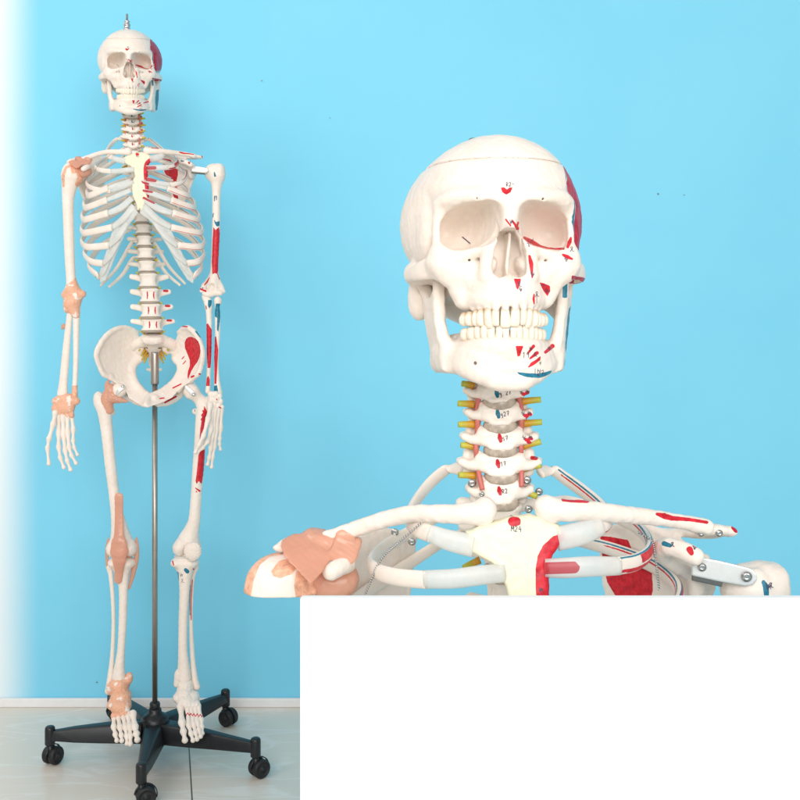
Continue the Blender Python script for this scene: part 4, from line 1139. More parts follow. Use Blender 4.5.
# --- spine below the neck: centres read between the discs
DISC = [(137.2, 174.5), (138, 183), (139, 192.2), (140, 202), (141.2, 212.5), (142.6, 223.5), (143.8, 234.7), (145, 247), (146.3, 259.7), (147.7, 272.8), (149, 287.8), (150.3, 303), (151.5, 318), (152.5, 331.5)]
SDY = [43, 46, 47, 46, 44, 40, 35, 30, 24, 18, 12, 8, 6, 10]
lum0 = None
def lumb_painted():
    V, F = lumbar(); f2 = Frame(151, 310, 2420, 1.0); p = Paint(f2, V, F)
    for s in (-1, 1): p.stroke('red', [(151 + s * 3.3, 307), (151 + s * 3.0, 310), (151 + s * 3.4, 313)], [1, 1.5, .8])
    p.stroke('red', [(166.5, 306), (169.5, 306)], 2.2)
    return V, F, p.at
for i in range(len(DISC) - 1):
    (xa, ya), (xb, yb_) = DISC[i], DISC[i + 1]; h = (yb_ - ya) * MM; cx, cy, cd = (xa + xb) / 2, (ya + yb_) / 2, (SDY[i] + SDY[i + 1]) / 2
    if i < 9:
        k = .90 + .048 * i
        shared('th', thoracic, 'vertebra', [M_SPINE, M_INK], full, 1, at(fr, full, cx, cy, cd), (0, 0, 13), (k, k, h / 25.5))
    else:
        key = 'lu' if i < 10 else 'lup'
        k = .97 + .04 * (i - 9)
        shared(key, lumbar if key == 'lu' else lumb_painted, 'vertebra', [M_SPINE, M_INK], full, 1, at(fr, full, cx, cy, cd), (0, 0, 8), (k, .95, h / 30.5))
for i, (px, py) in enumerate(DISC):
    k = (14.4 + .62 * i) if i < 9 else 21.4 + (i - 9) * .75
    shared('fd', lambda: disc(1, .82, 8, 36), 'disc', M_DISC2, full, 1, at(fr, full, px, py, SDY[i]), (0, 0, 10), (k, k, .5 + .03 * i if i < 9 else .78))
    for s in (-1, 1):
        if i < 3: continue
        L = 8 + .25 * i
        V, F, U, A, _ = tube(fr.L([(px + s * (k / MM * .75), py + 2.2, SDY[i] + 8), (px + s * (L - 1), py + .8, SDY[i] + 4), (px + s * (L + 1.4), py - .6, SDY[i] + 1)]), [3, 2.6, 1.8], 10, 8)
        mk('nerve_root', V, F, M_NERVE, full, {'tip': np.clip(U * 1.3, 0, 1)})
# --- ribs 4 to 12 with cartilage
lat = {4: (88, 194), 5: (85, 206), 6: (83.2, 218), 7: (82.6, 231), 8: (83, 243), 9: (85.5, 255), 10: (90, 267)}
vy = {4: 171.5, 5: 180, 6: 189, 7: 198.5, 8: 208, 9: 218, 10: 229}
fe = {4: (108, 188, -62), 5: (107, 200, -68), 6: (108, 213, -70), 7: (112, 227.5, -69), 8: (109, 245.5, -62), 9: (103, 263.5, -50), 10: (98.5, 277, -32)}
xc = lambda y: 134 + (y - 150) * .098
C0 = fr.P(142, 215, 10)
for k in range(4, 11):
    for s in (-1, 1):
        lx, ly = lat[k]; y0 = vy[k]; fx, fy, fd = fe[k]; h = xc(ly) - lx; c = xc(y0)
        X = lambda u, yy: xc(yy) + s * u
        mid = (y0 + ly) / 2
        pts = [(X(5.5, y0), y0, 38), (X(11, y0 - .5), y0 - .5, 66), (X(h * .50, y0 + (ly - y0) * .22), y0 + (ly - y0) * .22, 92), (X(h * .82, mid), mid + 1, 74), (X(h, ly - 4), ly - 4, 30), (X(h * 1.0, ly + 1.5), ly + 1.5, -8), (X(h * .9, ly + (fy - ly) * .45 + 3), ly + (fy - ly) * .45 + 3, -42), (X(xc(fy) - fx, fy), fy, fd)]
        lanes = [('red', 2.3, 1.6, .35, 1), ('red', .7, 1.3, .45, .95), ('blue', 5.5, 1.2, .2, .8)] if s == 1 else None
        rib(fr, full, pts, 3.35, C0, lanes, n=16, seg=44, sq=.5)
for k, a, b, dyb in ((11, 241.5, (100.5, 286), 22), (12, 256.5, (108.5, 287.5), 34)):
    for s in (-1, 1):
        c = xc(a); bx = c + s * (c - b[0])
        by = b[1] if s == -1 else b[1] - 2
        pts = [(c + s * 6, a, 34), (c + s * 12, a + 3, 58), (c + s * (abs(bx - c) * .62), a + (by - a) * .6, 60), (bx, by, dyb)]
        rib(fr, full, pts, 2.3, C0, [('red', 1.2, 1.6, .3, .95), ('blue', 2.6, 1.2, .45, .9)] if s == 1 else None, n=14, seg=26, taper=(.9, 1, .6))
CE = {4: (130.5, 181, -62), 5: (131, 190, -65), 6: (132, 198, -68), 7: (134, 205.5, -70), 8: (127, 222, -70), 9: (118.5, 240, -62), 10: (109, 259, -50)}
for k in range(4, 11):
    for s in (-1, 1):
        fx, fy, fd = fe[k]; ex_, ey, ed = CE[k]
        sx = lambda x, y: xc(y) + s * (xc(y) - x) if s == 1 else x
        if s == 1 and k < 8: ex2 = {4: 141.5, 5: 142, 6: 143, 7: 143.5}[k]
        else: ex2 = sx(ex_, ey)
        r = 2.4 if k < 6 else 3.0
        rd = {4: (q2(141, 182, 148.5, 184), 2.2), 5: (q2(142, 190.5, 152, 192), 2.2), 6: (q2(143, 197.5, 154, 203), 2.2)}.get(k) if s == 1 else None
        bow = 0 if k < 6 else 2.5
        cart(fr, full, [(sx(fx, fy), fy, fd), ((sx(fx, fy) + ex2) / 2, (fy + ey) / 2 + bow, (fd + ed) / 2 - 3), (ex2, ey, ed)], [r * .9, r * 1.15, r], .4, C0, rd)
# fused costal margin under the false ribs
for s in (-1, 1):
    sx = lambda x, y: xc(y) + s * (xc(y) - x) if s == 1 else x
    px = [(134.5, 207), (138.5, 213), (131, 222), (124.5, 235), (118, 250), (112, 266), (106, 280), (101, 283.5), (98.5, 277), (103, 262), (108, 247), (112, 232), (121, 218)]
    px = [(sx(a, b) - (2.0 * (213 - b) / 6 + 2 if (s == 1 and b < 214) else 0), b) for a, b in px]
    dyf = lambda a, b: -70 + max(0, (b - 225)) * .62
    hf = heightfn(fr, [(a, b, dyf(a, b)) for a, b in px]); poly = polyxz(fr, px, dyf)
    g = Field(*bounds([(p[0], float(hf(*p)), p[1]) for p in poly], 12), 1.6)
    g.add(plate(poly, (0, 2), hf, 2.2, 1.4, .8)); g.rough(.5, 13)
    V, F = g.mesh(1); mk('costal_cartilage', V, F, M_CART, full, loc=tuple(org(fr) - FR))
# --- upper arms
g = fld([(55, 155, -35), (92, 300, 35)], 14)
g.add(ep(74.5, 173, 4, 11, 10.5, 11.5)); g.add(ep(69, 173, -4, 6.5, 7, 9), 8)
chf(g, [(71, 178, 0, 9), (68.4, 194, 0, 6.2), (68.1, 208, 0, 5.4), (68.8, 235, 0, 5.1), (69.8, 260, 0, 4.8), (71.2, 280, 0, 4.8), (73, 292, 0, 7)], 8, 40); g.rough(.5, 16)
def pl(p):
    p.stroke('lig', [(63.5, 186), (63, 176), (66, 167.5), (73, 164.6)], [2.5, 3.4, 2.4, 2.4], -3)
    p.stroke('lig', [(73, 167), (79, 171), (80.5, 178), (78, 184)], [5, 6, 6, 6], -3); p.poly('lig', q2(70, 168, 77, 166, 78, 173, 72, 174))
    p.at['lig'] = np.minimum(p.at['lig'], np.where((p.V[:, 1] > 10) & (p.V[:, 2] > fr.P(70, 185)[2]), -2., 9))
fobj('humerus', g, M_BLIG, pl)
g = fld([(196, 158, -35), (230, 300, 30)], 12)
g.add(ep(212, 172.5, 2, 7.5, 9, 8.5)); g.add(ep(219, 172, 0, 6.2, 8, 8.5, None, 2.5), 9)
chf(g, [(217, 176, 0, 7), (216.6, 188, 0, 4.8), (216.3, 200, 0, 4), (216, 230, 0, 3.9), (214.6, 262, 0, 3.7), (213.8, 276, 0, 4.6), (212.5, 286, 0, 6.5)], 10, 40)
chf(g, [(213, 278, 2, 4), (205, 286, 3, 3.6), (201.5, 290.5, 3, 2.2)], 7, None, ((0, 1, 0), .7)); chf(g, [(214.5, 278, 2, 4), (220, 287, 2, 3.8), (223, 291.5, 2, 2.4)], 7, None, ((0, 1, 0), .7))
chf(g, [(205.5, 293.5, -2, 3.4), (210, 294.5, -3, 3), (215, 292.5, -3, 3.4), (220, 293, -3, 3)], 4, 14); g.sub(ep(211.5, 287, -13, 3.4, 3.6, 3.4), 5); g.rough(.4, 13)
def pr(p):
    p.stroke('blue', q2(214.4, 172.6, 215, 176), [1.4, 2]); p.stroke('blue', q2(214.5, 196, 214.5, 201), 1); p.stroke('blue', q2(216.6, 196, 216.4, 200), .9)
    p.poly('blue', q2(214, 219, 216, 222, 219.5, 221, 219.5, 226, 216.5, 226.5, 214.5, 223)); p.stroke('blue', q2(213.4, 213.5, 212.8, 217), 1)
    p.poly('red', q2(213.4, 227, 215.4, 230, 219, 227, 220, 234, 219.5, 262, 217.5, 274, 215, 273, 212.3, 274.5, 211.8, 262, 212.6, 240), -.4)
    p.stroke('red', q2(209.5, 277.5, 207, 282, 204.4, 285), [.8, 1.7, 1]); p.stroke('red', q2(200.6, 289, 203, 290, 205.5, 291), [2, 1.6, 2.2]); p.stroke('red', q2(217.5, 274, 219.5, 279.5), .9)
fobj('humerus', g, None, pr, ([(SCR, 215, 198, 2.2), (SCR2, 202, 289, 2)], .7))
# --- elbow, forearms
g = fld([(58, 276, -25), (90, 320, 25)], 10, 1.5)
g.add(ep(73.5, 299, 0, 8, 7.5, 10)); chf(g, [(72, 280, 0, 4.2), (72.5, 290, 0, 8)], 5); chf(g, [(65.5, 295, 0, 4), (72, 295, 0, 6), (82, 294, 0, 4)], 9, 10); chf(g, [(72, 304, 0, 8), (76, 315, 0, 3.8)], 6); chf(g, [(69, 303, -4, 5), (67.5, 309, -2, 4)], 5)
g.rough(.6, 11); g.rough(.35, 5); fobj('elbow_ligament', g, M_LIGB)
g = fld([(55, 305, -20), (82, 400, 20)], 12)
chf(g, [(69.8, 307, 2, 3.8), (69.6, 314, 2, 2.9), (67.6, 335, 2, 3.4), (65.4, 360, 2, 3.9), (63.4, 382, 0, 4.2), (62.5, 394, 0, 5.4)], 0, 30, ((0, 1, 0), .75)); g.rough(.4, 14); fobj('radius', g)
g = fld([(66, 300, -20), (86, 400, 25)], 12)
chf(g, [(76, 304, 4, 5), (76.3, 316, 4, 3.6), (76.2, 340, 4, 3), (75.8, 365, 3, 2.7), (75, 384, 2, 2.6), (74.6, 396, 2, 3.2)], 0, 30); g.rough(.4, 14); fobj('ulna', g, M_BLIG, lambda p: p.poly('lig', q2(70, 386, 80, 385, 80, 402, 70, 402), -3))
g = fld([(60, 322, -10), (66, 330, 10)], 6, 1.2); chf(g, [(63.4, 325.2, 2, 1.8), (62.6, 328, 2, 1.6)], 0); chf(g, [(65, 327, 2, 1.2), (67, 327, 2, 1.1)], 2); fobj('ligament', g, M_LIG)
g = fld([(198, 292, -20), (216, 396, 20)], 10, 1.5)
chf(g, [(206, 297, 4, 4), (208, 303, 0, 4), (209, 314, 0, 3), (209.2, 335, 0, 2.6), (209, 360, 0, 2.3), (208.3, 382, 0, 2.1), (208, 391, 0, 2.8)], 0, 30); g.add(ep(205.5, 297, 6, 3, 3, 4), 4); g.rough(.35, 12)
def pu(p):
    p.poly('blue', q2(208, 300, 212, 300, 211.5, 305, 209, 309, 207.8, 305)); p.poly('red', q2(206, 324, 208, 323.5, 212, 330, 211.8, 350, 210.5, 368, 207.6, 368, 206.4, 345), -.4)
    p.poly('red', q2(206.8, 378, 208.4, 375.5, 209.8, 380, 209.6, 386, 206, 386)); p.stroke('red', q2(206, 306, 206.4, 309), 1)
fobj('ulna', g, None, pu)
g = fld([(210, 295, -20), (228, 400, 20)], 8, 1.5)
chf(g, [(217.8, 300.3, 0, 3.9), (217.8, 302.5, 0, 3.7), (217.2, 306, 0, 2.3), (217.6, 316, 0, 2.8), (217.5, 335, 0, 2.6), (216.4, 360, 0, 2.3), (217, 380, 0, 2.8), (218.2, 393, 0, 4.2)], 0, 34); g.rough(.35, 12)
def pd(p):
    p.poly('blue', q2(216, 303.5, 220, 303.5, 220.2, 318, 218.4, 332, 216.8, 330, 217.2, 318, 214, 316), -.4); p.poly('red', q2(213, 338, 216.2, 336, 218.2, 350, 217.4, 366, 216.4, 384, 214.5, 384, 214.4, 362), -.4)
    p.poly('blue', q2(213.5, 386, 217, 385, 218.2, 391, 215.5, 392.5, 212.6, 391))
fobj('radius', g, None, pd)
# --- hands: carpal block + five fingers, each a jointed chain of bones
def digit(parent, pts, r, lname='finger', joints=(0, 1, 2, 3)):
    P = np.array(fr.L(pts)); g = Field(*bounds(P, r * 2.2 + 4), .95)
    for i in range(len(P) - 1):
        a, b = P[i], P[i + 1]; d = b - a; k = 1 - .10 * i
        q = [a + d * .07, a + d * .2, a + d * .5, a + d * .82, a + d * .95]
        g.chain(q, np.array([1.18, 1.0, .74, .92, 1.15]) * r * 1.56 * k, 0, n=12)
    g.add(ell(P[-1], (r * .85, r * .65, r * .8)), .8); g.rough(.22, 6)
    V, F = g.mesh(1); return mk(lname, V, F, [M_BONE, M_INK], parent)
g = fld([(50, 392, -20), (82, 424, 20)], 8, 1.3)
g.add(ep(65.5, 405, 0, 9.5, 6.5, 9.5, None, 2.6)); chf(g, [(56, 401, 0, 4), (66, 399, 0, 6), (76, 401, 0, 4)], 5, 8); chf(g, [(55, 408, -4, 3.5), (58, 414, -4, 3.5)], 5)
for x in (58.5, 63, 67.5, 72): g.add(ep(x, 415, -3, 2.3, 3, 3.6), 3)
g.rough(.7, 8); g.rough(.4, 4); hl = fobj('hand', g, M_LIGB)
for pts, r in (([(55.5, 412, -12), (53.3, 424, -18), (49, 439, -24), (47.6, 448, -28), (48.9, 464.5, -30)], 4.0),
               ([(58.6, 415, -6), (58.8, 433, -12), (58.7, 447.5, -24), (60.4, 458, -32), (64, 467.8, -34)], 3.9),
               ([(63, 415, -4), (63.5, 435, -10), (65.2, 451, -22), (67.3, 461, -30), (70.7, 470, -32)], 4.0),
               ([(67.3, 415, -2), (67.8, 433, -8), (69.2, 448, -18), (71.6, 455.5, -25), (76.3, 463.6, -27)], 3.8),
               ([(71.6, 414, 0), (73.4, 430, -4), (73.2, 441, -12), (74.2, 447.5, -17), (77.6, 455, -19)], 3.4)): digit(hl, pts, r)
g = fld([(204, 386, -45), (228, 416, 5)], 8, 1.1)
for a in ((211, 394, -14, 3.2), (215.5, 394, -14, 3.2), (219, 396, -12, 3.2), (212, 399, -18, 3.2), (216, 400, -18, 3.3), (220, 401.5, -15, 3.2), (210, 403.5, -22, 3), (214, 405, -20, 2.8), (218, 406, -18, 2.8), (221.5, 407, -14, 2.6)):
    g.add(ep(a[0], a[1], a[2], a[3], a[3] * .9, a[3] * .95, None, 2.4), 1.0)
chf(g, [(211, 400, -14, 3), (219, 402, -12, 3)], 2); g.rough(.5, 5)
hr = fobj('hand', g, None, lambda p: [p.stroke('red', a, 1.2) for a in (q2(216.5, 399, 217, 400), q2(219, 407, 221, 408))])
for pts, r in (([(210.5, 404, -26), (208.2, 419, -48), (203.5, 436, -62), (198.8, 445, -66), (195.3, 452.5, -66)], 3.9),
               ([(212.5, 407, -22), (211, 430, -34), (207.5, 442, -52), (202.5, 448, -60), (197.8, 452, -62)], 3.5),
               ([(215.5, 408, -20), (213, 432, -28), (210.8, 448, -40), (209.2, 458, -42), (207.6, 464.5, -42)], 3.7),
               ([(218.6, 408.5, -16), (216.2, 431, -22), (214.4, 447, -34), (212.6, 457, -38), (211.6, 467.5, -38)], 3.6),
               ([(221.5, 408.5, -12), (220.6, 429, -16), (219.6, 439, -24), (219.4, 444, -27), (220.4, 449.5, -28)], 3.3)): digit(hr, pts, r)
print('arms', time.time() - T0)
# --- pelvis
HB = q2(131.5, 332, 125, 328, 117.6, 328, 109.8, 334, 104.2, 344, 101.6, 354, 103.4, 365, 107, 374, 112, 377, 116.5, 382.5, 121.5, 385.5, 127, 390.5, 131.5, 397, 141, 402, 150, 404.4, 152.8, 402.6, 152.8, 395.5, 143.6, 391, 134, 383, 129.4, 374, 129.4, 366, 135.5, 359.5, 141.5, 353, 139, 345, 134.5, 339)
for s in (-1, 1):
    mx = (lambda a: a) if s == -1 else (lambda a: 306.4 - a)
    def dyf(a, b):
        a = a if s == -1 else 306.4 - a
        return 58 * (a - 101) / 40 - 22 if b < 366 else (6 - (a - 115) * 1.35)
    px = [(mx(a), b) for a, b in HB]
    ct = [(mx(a), b, d) for a, b, d in ((140, 346, 56), (131, 333, 44), (118, 329, 6), (104, 345, -20), (103, 364, -34), (118, 350, 26), (130, 360, 44), (130, 374, 26), (118, 384, 4), (138, 393, -26), (152, 399, -44), (122, 372, 14))]
    poly = polyxz(fr, px, 0); hf = heightfn(fr, ct)
    pl3 = [np.array([p[0], float(hf(*p)), p[1]]) for p in poly]
    g = Field(*bounds(pl3, 34), 1.7)
    g.add(plate(poly, (0, 2), hf, 3.6, 2.4, .72))
    g.chain(pl3[0:9], [4, 5, 5.6, 6, 6.2, 6, 5, 5.5, 5], 6, n=50); g.chain(pl3[15:22], [6, 6, 7, 8, 8, 8, 8], 9, n=30)
    g.chain([pl3[8], pl3[9] + [0, 8, 0], pl3[10] + [0, 10, 3], pl3[11] + [0, 6, 0]], [5, 5, 5, 5], 6, n=16)
    ac = fr.P(mx(119), 386, 22); g.add(ell(ac, (20, 16, 20)), 8)
    g.add(ell(fr.P(mx(151), 400, -44), (8, 9, 12)), 6); g.add(ell(fr.P(mx(140), 346, 50), (12, 14, 22)), 8)
    chf(g, [(mx(148), 404, -36, 3.2), (mx(138), 402.5, -8, 3), (mx(128), 396, 22, 4), (mx(124), 390, 34, 5)], 6, 20); g.add(ep(mx(130.5), 378, 36, 2.6, 3, 2.2), 4)
    g.rough(.6, 18); g.rough(.25, 6)
    pn = None
    if s == 1:
        def pn(p):
            p.poly('red', q2(186, 339, 188.5, 337, 191.5, 336.8, 195.5, 338.5, 198.4, 341.5, 200, 346, 200.6, 351, 199.6, 357, 197.4, 362, 194, 366.5, 191.4, 371, 189.4, 376, 188.2, 379.5, 187.4, 376.5, 188, 371, 189.8, 366, 189.8, 360, 187.4, 354, 185, 348, 184.6, 342.5), -.6)
            for a, w in ((q2(182, 359, 184, 356.6), 1), (q2(183, 364, 185.6, 361), 1), (q2(173, 388, 181, 384), 1.4), (q2(160, 398.5, 164, 398), 1.4), (q2(165, 402.5, 176, 396.5), 1.8), (q2(173, 333, 171.6, 339), 2.2), (q2(181, 326, 187, 326.8), 1.4), (q2(191.5, 377, 193.6, 376), 2), (q2(199, 373.8, 201, 374.6), 1.6)): p.stroke('red', a, w, -.8)
            p.stroke('blue', q2(196, 331.5, 200.5, 337), 1.6, -.8)
    fobj('hip_bone', g, None, pn)
g = fld([(128, 330, 0), (180, 384, 110)], 14, 1.7)
g.add(ell(fr.P(153.2, 338.5, 22), (25, 20, 12), (24, 0, 0), 3))
g.chain(fr.L([(153.5, 342, 30), (154, 352, 62), (154.2, 362, 82), (154.2, 370, 76)]), [20, 19, 14, 8], 8, n=20, sq=((0, .8, .6), .6))
for s in (-1, 1): chf(g, [(153.5 + s * 9, 341, 34, 5.5), (153.5 + s * 17, 344, 44, 6), (153.5 + s * 20, 349, 54, 4.5)], 8, 10)
for k in range(3):
    for s in (-1, 1): g.sub(ep(153.8 + s * 6, 347.5 + 5.5 * k, 44 + 14 * k, 1.6, 5, 1.6), 2)
g.rough(.5, 11); fobj('sacrum', g)
g = fld([(140, 362, 50), (168, 384, 90)], 8, 1.4)
chf(g, [(154.3, 368, 74, 3.6), (154.4, 372.5, 66, 3), (154.4, 377, 58, 2)], 0, 10); chf(g, [(147.5, 369.5, 72, 1.4), (154, 370.5, 70, 2.4), (161, 369.5, 72, 1.4)], 2, 10); g.rough(.4, 6); fobj('coccyx', g)
for s in (-1, 1):
    for k, (a, b, c, d) in enumerate(((8, 349, 12.5, 355.5), (7, 352, 11.5, 359.5), (6, 354.5, 9.5, 363), (11, 347, 15, 350.5))):
        V, F, U, A, _ = tube(fr.L([(153.8 + s * a, b, 48), (153.8 + s * (a + c) / 2, (b + d) / 2, 42), (153.8 + s * c, d, 34)]), [3, 2.6, 1.9], 10, 8); mk('nerve_root', V, F, M_NERVE, full, {'tip': np.clip(U * .9 - .1, 0, 1)})
# --- thighs
g = fld([(92, 378, -40), (140, 560, 40)], 16, 1.9)
g.add(ep(119, 390.5, -8, 7.6, 7.6, 7.6)); chf(g, [(118, 391, -6, 5.5), (110, 397.5, 0, 6), (104, 404, 2, 7.5)], 7, 10); g.add(ep(98.6, 399, 6, 5.2, 6, 7.6), 7); g.add(ep(112.5, 412, 12, 3, 4, 3.6), 6)
chf(g, [(103.5, 404, 2, 8), (105.3, 418, 0, 6.4), (107.5, 435, -3, 5.8), (110, 460, -6, 5.5), (113.6, 490, -9, 5.2), (116.5, 510, -8, 5.8), (119.5, 528, -5, 8), (121.5, 541, 0, 11)], 8, 44)
g.add(ep(113.6, 548.5, 2, 7, 12, 8.5), 8); g.add(ep(130.5, 548, 2, 7.4, 12, 8.5), 8); g.sub(ep(121.5, 553, -28, 4, 5, 6), 8); g.rough(.55, 18)
fobj('femur', g)
g = fld([(96, 374, -40), (134, 418, 20)], 8, 1.4)
chf(g, [(111.5, 391, -8, 6.6), (107, 400, -8, 6.2), (109.5, 410, -7, 4.2)], 0, 14); chf(g, [(111, 389, -10, 5), (107, 385, -8, 2.4), (109.5, 379, -6, 1.0)], 5, 12); chf(g, [(113, 398, -12, 5.5), (121, 400, -14, 3), (127.5, 401.5, -16, 1.0)], 5, 12)
g.add(ep(115, 393, -12, 5, 5, 6), 5); g.rough(.9, 9); g.rough(.4, 4); fobj('hip_ligament', g, M_LIG)
g = fld([(164, 380, -40), (216, 560, 40)], 16, 1.9)
g.add(ep(191.5, 391.8, -6, 7.8, 7.8, 7.8)); chf(g, [(193, 393, -4, 5.5), (200, 400, 2, 6), (206, 405, 4, 7)], 7, 10); g.add(ep(211, 402, 8, 5, 6, 7.4), 7); g.add(ep(195, 411.5, 10, 3, 4, 3.2), 5)
chf(g, [(204.5, 408, 3, 7.6), (201.8, 420, 0, 6.2), (200, 445, -4, 5.7), (198, 469, -8, 5.6), (196, 500, -9, 5.4), (194.4, 520, -7, 6), (191, 532, -4, 8), (188.5, 541, 0, 11)], 8, 44)
g.add(ep(180.5, 547.5, 2, 7.6, 12, 8.5), 8); g.add(ep(194, 547.5, 2, 7, 12, 8.5), 8); g.sub(ep(187, 553, -28, 4, 5, 6), 8); g.rough(.55, 18)
def pf(p):
    p.poly('red', q2(204, 405.5, 205.4, 408, 208, 413, 207.6, 418, 204.6, 422, 203.6, 430, 201.6, 438, 199.4, 440, 200.4, 428, 201.6, 421, 200.4, 419.5, 202.2, 417, 200.8, 415, 203, 412.6, 202, 410.4, 203.8, 410), -.5)
    p.poly('red', q2(203, 447, 204.8, 448, 204.2, 470, 201.6, 484, 198.6, 481, 196.6, 484.5, 195.6, 481, 197, 470, 198.4, 455), -.5)
    p.stroke('red', q2(195.4, 488, 199.6, 491), [1, 2]); p.stroke('red', q2(196, 491, 197, 492.4), 1)
    p.stroke('dark', q2(191, 543, 192, 543.4), .6) if False else None
fobj('femur', g, None, pf, ([(SCR, 194, 412, 2.2)], .7))
# metal straps at both hip joints
for px, mat in ((q2(115.2, 394, 116.2, 391, 122.6, 384.6, 124.4, 385.6, 124, 388.4, 118.4, 394.2, 116.8, 396.4), M_CHROME), (q2(184, 384.8, 186.4, 385.2, 195.2, 392.4, 195.8, 395, 193.6, 396.6, 191.4, 395.4, 184.2, 388.2), M_CHROME)):
    poly = polyxz(fr, px, -26); m_ = np.mean(poly, 0); hf = lambda x, z, m_=m_: -26 + .022 * ((x - m_[0]) ** 2 + (z - m_[1]) ** 2)
    g = Field(*bounds([(a, float(hf(a, b)), b) for a, b in poly], 6), 1.0); g.add(plate(poly, (0, 2), hf, 1.5, .6, .9)); so = fobj('hip_strap', g, mat, relax=0)
screw(full, at(fr, full, 193.6, 394.6, -28), 2.6, (90, 0, 13)); screw(full, at(fr, full, 122.6, 386.4, -28), 2.6, (90, 0, 13))
# --- knees and shins
g = fld([(104, 553, -30), (142, 684, 36)], 14, 1.8)
g.add(ep(115, 562.5, 0, 6.8, 10.5, 5), 0); g.add(ep(129, 562.5, 0, 7.2, 10.5, 5), 8); chf(g, [(122, 564, 0, 11), (122.5, 574, -3, 7.6), (123.4, 590, -6, 5), (122.8, 620, -5, 4.4), (121.3, 648, -3, 4.3), (119.6, 666, 0, 5.6), (118.8, 678, 2, 7.4)], 8, 40, ((1, 1, 0), .86)); g.rough(.5, 17); fobj('tibia', g)
g = fld([(100, 556, -10), (122, 700, 30)], 10, 1.6)
chf(g, [(109.4, 566, 10, 3.6), (111, 576, 10, 2.5), (113, 600, 9, 2.1), (113.6, 625, 8, 2.0), (112.4, 655, 7, 2.3), (110, 680, 5, 3), (109, 691, 4, 4)], 0, 36); g.rough(.4, 13); fobj('fibula', g)
g = fld([(166, 553, -30), (206, 690, 36)], 14, 1.8)
g.add(ep(178, 562.5, 0, 7.2, 10.5, 5)); g.add(ep(192.5, 562.5, 0, 6.8, 10.5, 5), 8); chf(g, [(185, 564, 0, 11), (185, 574, -3, 7.8), (184.6, 590, -6, 5.6), (183.2, 620, -5, 4.9), (182.8, 648, -3, 4.9), (183.6, 664, 0, 6.2), (184, 677, 2, 8)], 8, 40, ((1, 1, 0), .86)); chf(g, [(179, 674, 0, 4.6), (177, 684, 0, 3.4)], 5); g.rough(.5, 17)
def pt(p):
    p.stroke('blue', q2(185.6, 569.8, 187.4, 571.6), [3.6, 4]); p.stroke('blue', q2(177.4, 573, 178, 580, 178.2, 585), [2.6, 2, 1], -.9); p.stroke('red', q2(193.4, 569, 195.4, 570.4), 1.6, -.5); p.stroke('red', q2(172.6, 561, 173.6, 565), 1.2, -.9)
fobj('tibia', g, None, pt, ([(SCR2, 180, 577, 4), (SCR, 181, 583, 4)], .8))
g = fld([(184, 556, -10), (208, 700, 30)], 10, 1.6)
chf(g, [(195.6, 567, 14, 3.4), (192.6, 577, 12, 2.5), (191.2, 600, 10, 2.1), (191, 625, 9, 2.1), (192.4, 655, 8, 2.4), (194.6, 677, 5, 3), (196.8, 687, 3, 3.6)], 0, 36); g.rough(.4, 13)
fobj('fibula', g, None, lambda p: (p.stroke('red', q2(192.4, 580, 191.2, 600, 191.2, 620), 1, -.5), p.stroke('blue', q2(190.4, 585, 189.8, 600, 190, 615), .8, -.5)))
g = fld([(105, 490, -45), (138, 595, -10)], 12, 1.5)
chf(g, [(118.9, 497, -26, 4.4), (119, 515, -27, 4.3), (119, 535, -32, 5), (119, 545, -36, 8)], 0, 90, ((0, 1, 0), .32)); g.add(ep(119.2, 551.5, -32, 9, 5.2, 8.2), 4); chf(g, [(119, 558, -34, 7), (118.8, 570, -26, 4.6), (118.2, 580, -20, 3.9)], 3, 70, ((0, 1, 0), .36)); g.rough(.35, 15)
fobj('kneecap_ligament', g, M_LIG)
for pts in ([(136.6, 538, 0, 1.2), (137.2, 550, 0, 2.4), (135.6, 562, 0, 3.0), (132.4, 576, -2, 2.6), (129.4, 588, -4, 1.4)], [(108.4, 539, 2, 1.2), (107, 548, 2, 1.9), (107, 558, 3, 1.8), (106.8, 566, 4, 1.1)]):
    g = fld([p[:3] for p in pts], 12, 1.4); chf(g, pts, 0, 20, ((.5, 1, 0), .7)); g.rough(.4, 8); fobj('ligament', g, M_LIG)
g = fld([(114, 552, -16), (132, 558, 10)], 8, 1.5); g.add(ep(122, 555.6, -2, 11.5, 9, 1.9)); fobj('knee_meniscus', g, M_LIG)
g = fld([(176, 549, -16), (198, 560, 10)], 8, 1.5); g.add(ep(185.4, 556.2, 0, 11.5, 8.5, 1.6)); fobj('knee_meniscus', g, M_CART)
g = fld([(182, 540, -40), (204, 562, -20)], 8, 1.3); g.add(ep(192.6, 551, -28, 8.6, 4.0, 8.6, None, 2.5)); g.add(ep(192.6, 557.5, -26, 4, 3, 4), 4); g.rough(.6, 9); fobj('kneecap', g)
# --- feet
def foot(s, px0, mats, toes, tars, nm):
    g = fld([(px0 - 20, 672, -75), (px0 + 20, 726, 60)], 14, 1.4)
    for a in tars: g.add(ep(*a), 5)
    g.rough(.8, 8); g.rough(.4, 4)
    return g
tl = [(120, 684, 4, 9.5, 12, 7.5, None, 2.4), (120.5, 693, 22, 7, 15, 8, None, 2.4), (121, 697, -14, 9.8, 11, 7, None, 2.4), (121, 706, -34, 9.8, 10, 6.4, None, 2.5), (112.5, 704, -22, 5, 9, 5), (110.5, 688, 4, 4, 6, 7), (129, 678, 4, 4, 5, 6)]
g = foot(-1, 120, None, None, tl, 'foot')
for x, y, d in ((132.4, 714, -50), (127, 714, -50), (122.4, 715, -48), (117.6, 715.6, -46), (113.6, 716.4, -44)): g.add(ep(x, y - 1, d, 2.6, 5, 3), 4)
fl_ = fobj('foot', g, M_LIGB)
